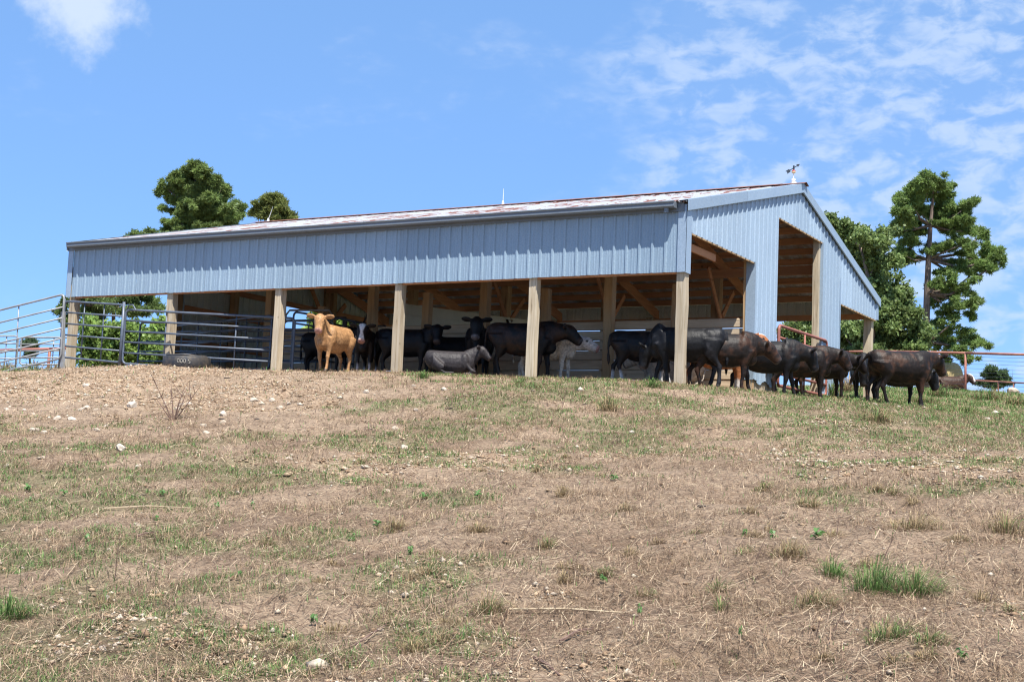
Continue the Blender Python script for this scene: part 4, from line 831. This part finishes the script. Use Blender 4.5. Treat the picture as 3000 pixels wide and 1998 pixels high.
# ------------------------------------------------------------------ rocks, dung
def rock_mesh(seed):
    r = random.Random(seed); bm = bmesh.new(); bmesh.ops.create_icosphere(bm, subdivisions=2, radius=.5)
    pl = [(Vector((r.uniform(-1,1), r.uniform(-1,1), r.uniform(-.6,1))).normalized(), r.uniform(.24,.42)) for _ in range(9)]
    for v in bm.verts:
        for n, d in pl:
            t = v.co.dot(n)-d
            if t > 0: v.co -= n*t*.92
        v.co += Vector((r.uniform(-1,1), r.uniform(-1,1), r.uniform(-1,1)))*.018
    me = bpy.data.meshes.new('limestone_rock'); bm.to_mesh(me); bm.free(); me.materials.append(M['rock']); return me
RM = [rock_mesh(i) for i in range(7)]
rocks = [(255,1131,26,'flat topped limestone rock alone on the gravel mound'),(253,1198,30,0),(283,1203,22,0),(238,1201,20,0),(390,1192,44,'broad white limestone rock left of the dead twiggy bush'),(211,1229,26,0),(167,1228,26,0),(100,1262,30,'upright pale rock with a tan band at far left'),(126,1270,24,0),(18,1200,18,0),(72,1204,18,0),(98,1214,16,0),(28,1193,14,0),(553,1186,26,0),(522,1200,24,0),(560,1200,16,0),(535,1188,18,0),(745,1174,28,'blocky limestone rock right of the dead twiggy bush'),(796,1176,26,0),(820,1196,24,0),(652,1214,28,0),(596,1249,26,0),(606,1269,22,0),(286,1262,22,0),(312,1250,18,0),(655,1240,22,0),(880,1186,18,0),(848,1184,18,0),(300,1163,16,0),(798,1280,14,0),(354,1317,46,'long flat buff stone slab in the left foreground'),(406,1366,22,0),(1182,1314,34,'low pale stone in the middle of the slope'),(848,1346,26,0),(1302,1142,22,0),(1212,1132,20,0),(1072,1150,22,0),(1218,1202,16,0),(1395,1228,14,0),(1563,1258,16,0),(1158,1256,20,0),(1852,1268,22,'white rounded stone alone below the corner post'),(2395,1187,18,0),(2420,1205,18,0),(2560,1187,20,'white rock beside the tail swinging cow'),(2634,1194,16,0),(2742,1193,20,0),(2915,1213,34,0),(2950,1212,18,0),(2890,1230,24,0),(2968,1147,40,0),(2602,1358,12,0),(2826,1320,14,0),(315,1752,26,'white rounded stone in the lower left foreground'),(135,1584,20,0),(300,1902,32,0),(175,1912,30,0),(155,1940,22,0),(180,1727,20,0),(235,1740,18,0),(1350,1962,16,0),(265,1560,12,0),(3,1650,16,0),(1130,1440,24,0),(128,1341,18,0),(20,1366,22,0),(400,1540,26,0),(318,1612,22,0)]
for i, (u, v, wpx, lab) in enumerate(rocks):
    p = onground(u, v); D = proj(p)[2]; s_ = wpx*D/FPX; o = obj('limestone_rock', RM[i % 7]); o.location = (p[0], p[1], p[2]+s_*.08); o.rotation_euler = (random.uniform(-.2,.2), random.uniform(-.2,.2), random.uniform(0,6.3))
    fl_ = random.uniform(.55,.85); o.scale = (s_*1.15, s_*random.uniform(.8,1.1), s_*fl_); tag(o, lab or where(('larger' if wpx > 23 else 'small')+' pale limestone rock', u, v), 'rock', 'limestone rocks scattered on the slope')
def dung_mesh(seed):
    r = random.Random(seed); mb = MB()
    for k in range(4): mb.ell((r.uniform(-.25,.25), r.uniform(-.25,.25), .10+k*.03), (r.uniform(.2,.34), r.uniform(.2,.3), r.uniform(.10,.2)), None, 8)
    for i, q_ in enumerate(mb.v): mb.v[i] = tuple(c+r.uniform(-.03,.03) for c in q_)
    return mb.mesh('dung_pile', M['dung'], True)
DM = [dung_mesh(i) for i in range(4)]
dungs = [(230,1107,14),(668,1108,18),(694,1122,12),(372,1446,22),(418,1448,18),(437,1448,14),(345,1398,26),(650,1228,18),(753,1227,14),(735,1259,18),(962,1228,12),(1095,1252,18),(1255,1249,16),(1315,1196,20),(1483,1292,24),(1437,1390,30),(1065,1407,18),(2072,1259,26),(2312,1251,24),(2322,1253,14),(2362,1259,18),(2430,1275,16),(2456,1276,10),(2462,1249,18),(2225,1272,14),(2610,1298,30),(2708,1301,18),(2772,1304,14),(2970,1320,14),(2360,1333,26),(2521,1362,12),(2060,1482,26),(2180,1487,18),(2135,1490,14),(2303,1500,16),(2955,1241,18),(1715,1186,20),(1727,1235,16),(1823,1271,18),(2105,1152,14),(2168,1186,18),(2480,1585,26),(2515,1588,16),(2335,1968,22),(52,1660,26),(1785,1907,26),(1938,1792,16)]
for i, (u, v, wpx) in enumerate(dungs):
    p = onground(u, v); D = proj(p)[2]; s_ = wpx*D/FPX/.75; o = obj('dung_pile', DM[i % 4]); o.location = (p[0], p[1], p[2]-.01); o.rotation_euler = (0,0,random.uniform(0,6)); o.scale = (s_, s_, s_*.55); tag(o, where(('larger' if wpx > 20 else 'small')+' dark dung pile', u, v), 'dung', 'dung piles on the pasture')
# ------------------------------------------------------------------ dead twigs and stalks
def stalk(u, v, hpx, lean, label, branches=0, name='dead_stalk', group='dry weed stalks on the slope'):
    p = onground(u, v); D = proj(p)[2]; hh = hpx*D/FPX; mb = MB(); r = max(.0025, hh*.010); top = Vector((CR[0]*lean*hh, CR[1]*lean*hh, hh)); mb.tube([(0,0,-.03), top*.5+Vector((random.uniform(-.03,.03)*hh,)*2+(0,)), top], [r, r*.8, r*.3], 5)
    for k in range(branches):
        t = random.uniform(.15,.7); b_ = top*t; e_ = b_+Vector((random.uniform(-.35,.35)*hh, random.uniform(-.35,.35)*hh, random.uniform(.1,.35)*hh)); mb.tube([b_, b_.lerp(e_,.5)+Vector((0,0,-.02*hh)), e_], [r*.6, r*.5, r*.2], 4)
    o = mb.build(name, M['twig']); o.location = p; tag(o, label, 'weed', group)
tb = onground(508, 1232); D = proj(tb)[2]; root = empty('twiggy_bush', tb, 0, 'bare twiggy dead bush on the gravel mound', 'bush'); kx = D/FPX
for (du, dv, nb) in ((-75,118,3),(-25,110,2),(12,92,2),(52,105,3),(20,60,1),(-45,60,1),(36,75,2)):
    mb = MB(); top = Vector((CR[0]*du*kx, CR[1]*du*kx, dv*kx)); top.y += random.uniform(-.15,.15); mid = top*.5+Vector((-.04*du*kx,0,-.03)); mb.tube([(0,0,-.03), mid, top], [.010,.007,.003], 5)
    for k in range(nb): b_ = mid.lerp(top, random.uniform(0,.7)); mb.tube([b_, b_+Vector((random.uniform(-.2,.2), random.uniform(-.2,.2), random.uniform(.08,.22)))], [.005,.002], 4)
    mb.build('branch', M['twig'], root)
for (u, v, hp_, ln, nb) in ((535,1476,100,.1,1),(1150,1418,60,.15,3),(313,1360,60,0,0),(158,1220,55,0,0),(1640,1215,95,.2,1),(1637,1160,40,0,1),(1330,1195,40,-.3,1),(1445,1205,45,.1,0),(1855,1250,50,0,1),(1495,1195,40,0,0),(335,1700,130,.05,1),(795,1800,55,.2,0),(415,1880,60,.3,0),(2895,1770,110,.35,0),(2390,1860,70,.3,1),(2450,1575,70,.1,1),(2205,1650,110,.5,0),(1770,1412,60,.6,1),(1535,1560,55,.4,1),(1370,1950,90,.5,0),(2615,1310,60,.05,0),(2785,1198,70,0,0),(2885,1175,50,0,1),(2960,1190,60,-.1,1),(2965,1120,40,0,0),(2420,1870,120,.6,0),(2560,1680,140,.5,0)): stalk(u, v, hp_, ln, where(('tall' if hp_ > 65 else 'short')+(' branched' if nb else '')+' dry weed stalk', u, v), nb)
def lying_stick(u0, v0, u1, v1, col, label, r=.006):
    a = onground(u0, v0); b = onground(u1, v1); m_ = (a+b)/2; m_[2] = g1(m_[0], m_[1]); mb = MB(); up_z = Vector((0,0,.02)); mb.tube([Vector(a)-Vector(a)+up_z, Vector(m_)-Vector(a)+up_z*1.4, Vector(b)-Vector(a)+up_z], [r, r, r*.5], 5)
    o = mb.build('fallen_stem', col); o.location = a; tag(o, label, 'stem', 'fallen stems on the slope')
M['straw'] = m_rust('straw', (.42,.34,.23), (.34,.26,.17), .8, 10)
lying_stick(1490,1794,1845,1806,M['straw'],'long pale straw stem lying in the lower middle foreground',.007); lying_stick(300,1496,560,1494,M['straw'],'long pale straw stem lying in the left foreground',.007); lying_stick(1640,1890,1740,1850,M['twig'],'dark curved stick lying in the lower middle foreground',.009); lying_stick(1565,1938,1640,1990,M['twig'],'dark stick at the bottom edge',.008); lying_stick(500,1312,560,1306,M['straw'],'short straw stem on the upper slope',.006); lying_stick(395,1580,460,1566,M['twig'],'dark thin stick in the left foreground',.008); lying_stick(1030,1905,1130,1840,M['twig'],'thin dark stick slanting in the lower foreground',.006)

# ------------------------------------------------------------------ grass, straw litter, gravel
def sector(n, r0, r1, power):
    a = RNG.uniform(-.62, .52, n); r = (r0**power+(r1**power-r0**power)*RNG.random(n))**(1/power); th = math.atan2(CF[1], CF[0])+a
    return CAM[0]+r*np.cos(th), CAM[1]+r*np.sin(th), r
def outside(x, y): return ~((x > -15.3)*(x < .05)*(y > .3)*(y < 12.6))
def blades(x, y, r, ln, wd, bend, col, up, jit=0):
    n = len(x); a = RNG.uniform(0, 2*PI, n); d = np.stack([np.cos(a), np.sin(a), np.zeros(n)], 1); sd = np.stack([-np.sin(a), np.cos(a), np.zeros(n)], 1)*wd[:,None]
    B0 = np.stack([x, y, gz(x, y)-.005], 1); t = bend[:,None]; uz = np.array([0,0,1.])
    mid = B0+d*ln[:,None]*.35*t+uz*ln[:,None]*.55*up[:,None]; tip = B0+d*ln[:,None]*(.9*t)+uz*ln[:,None]*(1-.35*t)*up[:,None]
    V = np.stack([B0-sd*.5, B0+sd*.5, mid+sd*.45, mid-sd*.45, tip+sd*.08, tip-sd*.08], 1).reshape(-1,3); i = np.arange(n)*6
    F = np.concatenate([np.stack([i,i+1,i+2,i+3],1), np.stack([i+3,i+2,i+4,i+5],1)]); return V, F, np.repeat(col, 6, 0)
# short green grass in patches
x, y, r = sector(900000, 5, 48, .75); g_, l_, e_ = cover(x, y); clump = fbm(x, y, 5.5, 2, 40)
keep = outside(x, y)*(RNG.random(len(x)) < sstep(.28, .72, e_)*sstep(.38, .56, clump)*1.0+.012); x, y, r = x[keep], y[keep], r[keep]; n = len(x)
ln = RNG.uniform(.02, .07, n)*(1+.25*(r > 22)+.5*(r>27)); wd = np.maximum(.0035, .00042*r)*RNG.uniform(.7,1.3,n)
hue = RNG.random((n,1)); gc = np.array([.085,.20,.055])*(1-hue)+np.array([.18,.27,.085])*hue; dry = (RNG.random((n,1)) < .22); gc = np.where(dry, np.array([.34,.27,.14]), gc)*RNG.uniform(.75,1.2,(n,1))
V, F, C = blades(x, y, r, ln, wd, RNG.uniform(.2,1.1,n), gc, np.ones(n)); tag(obj('green_grass', npmesh('green_grass', V, F, M['blade'], C)), 'short green grass growing in patches on the slope', 'grass', kind='stuff')
# dry standing tufts
x, y, r = sector(900000, 5, 40, .72); g_, l_, e_ = cover(x, y); clump = fbm(x, y, 2.6, 3, 50)
keep = outside(x, y)*(RNG.random(len(x)) < (sstep(.50,.68,clump)*.55+.03)*(1-g_*.6)); x, y, r = x[keep], y[keep], r[keep]; n = len(x); ln = RNG.uniform(.05,.19,n); wd = np.maximum(.0022, .00024*r)*RNG.uniform(.7,1.3,n)
gc = np.array([.40,.29,.19])*RNG.uniform(.28,1.4,(n,1))*np.array([1,1,1]); V, F, C = blades(x, y, r, ln, wd, RNG.uniform(.5,1.3,n), gc, RNG.uniform(.25,.85,n)); tag(obj('dry_grass', npmesh('dry_grass', V, F, M['blade'], C)), 'tan dry grass standing in thin tufts on the slope', 'grass', kind='stuff')
# straw litter lying flat
x, y, r = sector(850000, 5, 36, .62); g_, l_, e_ = cover(x, y); keep = outside(x, y)*(RNG.random(len(x)) < l_*.55*(1-g_*.75)); x, y, r = x[keep], y[keep], r[keep]; n = len(x)
ln = RNG.uniform(.03,.14,n)*np.where(RNG.random(n) < .04, 2.4, 1); wd = np.maximum(.0026, .00026*r)*RNG.uniform(.6,1.4,n); tn = RNG.random((n,1)); gc = np.where(tn < .48, np.array([.13,.082,.056]), np.where(tn < .78, np.array([.38,.265,.18]), np.array([.60,.48,.33])))*RNG.uniform(.7,1.2,(n,1))
a = RNG.uniform(0, 2*PI, n); d = np.stack([np.cos(a), np.sin(a)], 1)*ln[:,None]*.5; sdv = np.stack([-np.sin(a), np.cos(a)], 1)*wd[:,None]*.5; P = np.stack([x, y], 1); lift = RNG.uniform(.002,.04,n)
def q4(p, z): return np.concatenate([p, z[:,None]], 1)
z0 = gz(P[:,0]-d[:,0], P[:,1]-d[:,1])+lift; z1 = gz(P[:,0]+d[:,0], P[:,1]+d[:,1])+RNG.uniform(.002,.05,n)
V = np.stack([q4(P-d-sdv, z0), q4(P-d+sdv, z0+.001), q4(P+d+sdv, z1), q4(P+d-sdv, z1)], 1).reshape(-1,3); F = np.arange(n*4).reshape(-1,4); tag(obj('straw_litter', npmesh('straw_litter', V, F, M['blade'], np.repeat(gc, 4, 0))), 'broken brown straw litter strewn over the slope', 'litter', kind='stuff')
# gravel
OCT = np.array([(1,0,0),(-1,0,0),(0,1,0),(0,-1,0),(0,0,1),(0,0,-.6),(.62,.62,.35),(-.62,.55,.35)]); OF = np.array([(0,6,4),(6,2,4),(2,7,4),(7,1,4),(1,3,4),(3,0,4),(2,6,5),(6,0,5),(1,7,5),(7,2,5),(3,1,5),(0,3,5)])
x, y, r = sector(330000, 5, 31, .7); g_, l_, e_ = cover(x, y); keep = outside(x, y)*(RNG.random(len(x)) < sstep(.32,.70,g_)*.62+.02); x, y, r = x[keep], y[keep], r[keep]; n = len(x)
sz = RNG.uniform(.005,.014,n)*np.where(RNG.random(n) < .14, 2.0, 1)*np.where(RNG.random(n) < .02, 1.9, 1)*(1+.025*np.maximum(r-8,0)); rz = RNG.uniform(0, 2*PI, n); jit = 1+RNG.uniform(-.3,.3,(n,8,3)); Q = OCT[None]*jit*np.stack([sz*RNG.uniform(.8,1.5,n), sz*RNG.uniform(.7,1.1,n), sz*RNG.uniform(.45,.8,n)], 1)[:,None,:]
cx_, sx_ = np.cos(rz)[:,None], np.sin(rz)[:,None]; V = np.stack([Q[:,:,0]*cx_-Q[:,:,1]*sx_+x[:,None], Q[:,:,0]*sx_+Q[:,:,1]*cx_+y[:,None], Q[:,:,2]+(gz(x, y)+sz*.15)[:,None]], 2).reshape(-1,3)
F = (OF[None]+(np.arange(n)*8)[:,None,None]).reshape(-1,3); tn = RNG.random((n,1)); gc = np.where(tn < .3, np.array([.30,.20,.125]), np.where(tn < .75, np.array([.44,.32,.21]), np.array([.54,.46,.36])))*RNG.uniform(.75,1.1,(n,1)); tag(obj('gravel', npmesh('gravel', V, F, M['pebble'], np.repeat(gc, 8, 0))), 'loose pale limestone gravel on the slope', 'gravel', kind='stuff')
# bigger clumps one can pick out
def clump(u, v, wpx, hpx, n, green, label, lean=.5, name='grass_clump', Y=None):
    p = onground(u, v) if Y is None else at_u(u, Y); D = proj(p)[2]; k = D/FPX; R_ = wpx*k*.5; hh = hpx*k*1.25; V = []; C = []
    a = RNG.uniform(0, 2*PI, n); rr = RNG.random(n)**.75*R_*RNG.uniform(.7,1.25,n); bx = np.cos(a)*rr*CR[0]-np.sin(a)*rr*.5*CR[1]; by = np.cos(a)*rr*CR[1]+np.sin(a)*rr*.5*CR[0]
    f = rr/R_; ln = hh*RNG.uniform(.45,1.3,n)*(1.1-.55*f); o = a+RNG.normal(size=n)*.7; out = .35+.9*f
    d = np.stack([np.cos(o)*out*CR[0]-np.sin(o)*out*CR[1]+lean*.7*CR[0], np.cos(o)*out*CR[1]+np.sin(o)*out*CR[0]+lean*.7*CR[1], np.zeros(n)], 1); sd = np.stack([-d[:,1], d[:,0], np.zeros(n)], 1); sd /= np.linalg.norm(sd, axis=1)[:,None]+1e-9; wd = np.maximum(.0032, .00042*D)*RNG.uniform(.6,1.2,n)
    zz = gz(bx+p[0], by+p[1])-p[2]-.01; B0 = np.stack([bx, by, zz], 1); bt = RNG.uniform(.25,1.25,n)[:,None]; uz = np.array([0,0,1.])
    m1 = B0+d*ln[:,None]*.22*bt+uz*ln[:,None]*.45; m2 = B0+d*ln[:,None]*.6*bt+uz*ln[:,None]*(.78-.18*bt); tp_ = B0+d*ln[:,None]*1.0*bt+uz*ln[:,None]*(.95-.55*bt); S_ = sd*wd[:,None]*.5
    V = np.stack([B0-S_, B0+S_, m1+S_, m1-S_, m2+S_*.8, m2-S_*.8, tp_+S_*.1, tp_-S_*.1], 1).reshape(-1,3); i = np.arange(n)*8; F = np.concatenate([np.stack([i,i+1,i+2,i+3],1), np.stack([i+3,i+2,i+4,i+5],1), np.stack([i+5,i+4,i+6,i+7],1)])
    isg = RNG.random((n,1)) < green; gc = np.where(isg, np.array([.12,.205,.06])*RNG.uniform(.6,1.4,(n,1)), np.array([.36,.27,.15])*RNG.uniform(.5,1.2,(n,1)))
    o_ = obj(name, npmesh('grass_clump', V, F, M['blade'], np.repeat(gc, 8, 0))); o_.location = p; tag(o_, label, 'grass clump', 'grass clumps in the pasture')
clump(2570,1735,170,110,420,.9,'largest bright green grass clump in the lower right foreground',.7); clump(2690,1745,150,90,330,.7,'green grass clump right of the largest one',.8); clump(2440,1690,90,70,170,.9,'upright green grass tuft left of the largest clump',.2); clump(2390,1775,150,60,260,.25,'brown flattened clump below the green tufts',.7); clump(2600,1880,150,80,260,.55,'mixed green and straw clump near the bottom right',.6); clump(2720,1890,110,60,180,.5,'small mixed clump right of the bottom clump',.4)
clump(30,1810,120,75,260,.9,'bright green grass clump at the lower left edge',.4); clump(2100,1735,80,50,130,.4,'low tuft with a few green spikes, left of the brown clump',.3); clump(2310,1630,110,60,220,.05,'bent brown dry tuft behind the green clumps',.5); clump(2680,1560,190,60,330,.05,'wide brown dry tuft on the right middle slope',.4); clump(2380,1485,60,38,110,.1,'small dark brown tuft right of centre',.1); clump(1650,1455,50,42,120,.05,'small spiky brown tuft on the middle slope',.1); clump(1600,1605,60,45,130,.25,'brown and olive tuft below the spiky tuft',.1); clump(1840,1635,50,38,110,.05,'dark spiky brown tuft right of the olive tuft',.1); clump(1430,1795,80,70,170,.2,'tall wispy brown tuft in the lower middle',.3); clump(1210,1915,110,60,200,.15,'tan tuft bent over in the lower middle foreground',.6); clump(1150,1560,90,50,180,.05,'rounded brown tuft left of centre',.2); clump(1400,1560,80,40,150,.05,'rounded brown tuft just right of centre',.2); clump(580,1985,80,50,150,.1,'brown tuft at the bottom edge',.2); clump(310,1780,90,50,160,.1,'dry wispy tuft beside the white stone',.2); clump(760,1875,60,40,110,.4,'mixed tuft in the lower left middle',.2); clump(2950,1560,120,70,200,.1,'brown tuft at the right edge',.4); clump(2110,1790,40,60,60,.6,'thin green spikes in the lower right',.1)
clump(1780,1205,70,50,150,.3,'olive tuft below the fifth post',.1); clump(2440,1165,60,60,150,.6,'yellow green weed by the gable panel foot',.1); clump(2485,1150,50,60,140,.0,'dry brown weed in front of the grazing cow',.1); clump(2570,1235,110,50,200,.35,'brown weedy tuft below the tail swinging cow',.2); clump(1240,1108,40,26,90,.9,'small green tuft at the front edge of the shade',.1); clump(1520,1125,36,24,80,.9,'bright green tuft just below the fifth post',.1); clump(1910,1135,50,34,100,.9,'green tuft at the foot of the corner post',.1)
for (u, Y_, w_, h_, g_, lb) in ((15,1.5,90,40,.3,'tall dry weeds under the tilted gate at the left edge'),(90,2.5,100,44,.4,'tall mixed weeds behind the tilted gate'),(160,3.0,80,40,.3,'tall dry weeds beside the left corner panel'),(250,4.5,110,46,.35,'tall dry weeds below the bright thicket'),(330,5.0,110,40,.3,'tall brown weeds under the middle of the thicket'),(420,5.0,100,38,.4,'tall weeds at the right foot of the thicket')): clump(u, 0, w_, h_, 260, g_, lb, .1, Y=Y_)
for (u, v, w_, h_, g_, lb) in ((2750,1160,120,42,.5,'green and straw weeds at the foot of the wire fence'),(2900,1170,130,40,.5,'green and straw weeds right of the wire fence post'),(2700,1185,90,30,.5,'long grass beside the tail swinging cow'),(2830,1215,110,30,.6,'long grass below the wire fence post'),(2980,1190,80,36,.4,'straw weeds at the right edge below the fence')): clump(u, v, w_, h_, 240, g_, lb, .2)
_r = random.Random(3)
for _ in range(46):
    u = _r.uniform(700, 2990); v = _r.uniform(1330, 1975); sc_v = .55+(v-1330)/900
    clump(u, v, _r.uniform(50,110)*sc_v, _r.uniform(22,46)*sc_v, int(_r.uniform(60,150)), _r.choice((0,0,.05,.1,.3)), where(_r.choice(('wispy dry brown grass tuft','low matted tan grass tuft')), u, v), _r.uniform(-.2,.7))
def weed(u, v, wpx, label):
    p = onground(u, v); D = proj(p)[2]; k = D/FPX; mb = MB(); n = 11
    for i in range(n):
        a = random.uniform(0, 6.3); l = wpx*k*random.uniform(.35,.6); d = Vector((math.cos(a), math.sin(a), random.uniform(.2,.9))).normalized(); s_ = d.cross(Vector((0,0,1))).normalized()*l*.28; b_ = Vector((0,0,random.uniform(0,.05))); m_ = b_+d*l*.55+Vector((0,0,.01)); mb.add([b_, m_+s_, b_+d*l+Vector((0,0,-.02)), m_-s_], [(0,1,2,3)])
    me = mb.mesh('leafy_weed', M['leaf']); at = me.color_attributes.new('Col', 'FLOAT_COLOR', 'POINT'); at.data.foreach_set('color', [c for _ in range(len(me.vertices)) for c in (.12,.24,.07,1)]); o = obj('leafy_weed', me); o.location = p; tag(o, label, 'weed', 'leafy green weeds on the slope')
for (u, v, w_) in ((475,1455,26),(186,1455,30),(80,1440,36),(635,1492,24),(740,1492,22),(460,1530,26),(90,1470,26),(255,1590,30),(920,1830,36),(1105,1550,40),(1240,1465,40),(1400,1460,34),(1800,1410,34),(2265,1580,40),(2390,1580,60),(2180,1575,26),(1770,1712,34),(1875,1800,28),(2170,1865,20),(2820,1930,50),(2750,1205,30),(1030,1590,30),(1200,1625,30),(700,1700,24)): weed(u, v, w_, where('leafy green weed', u, v))
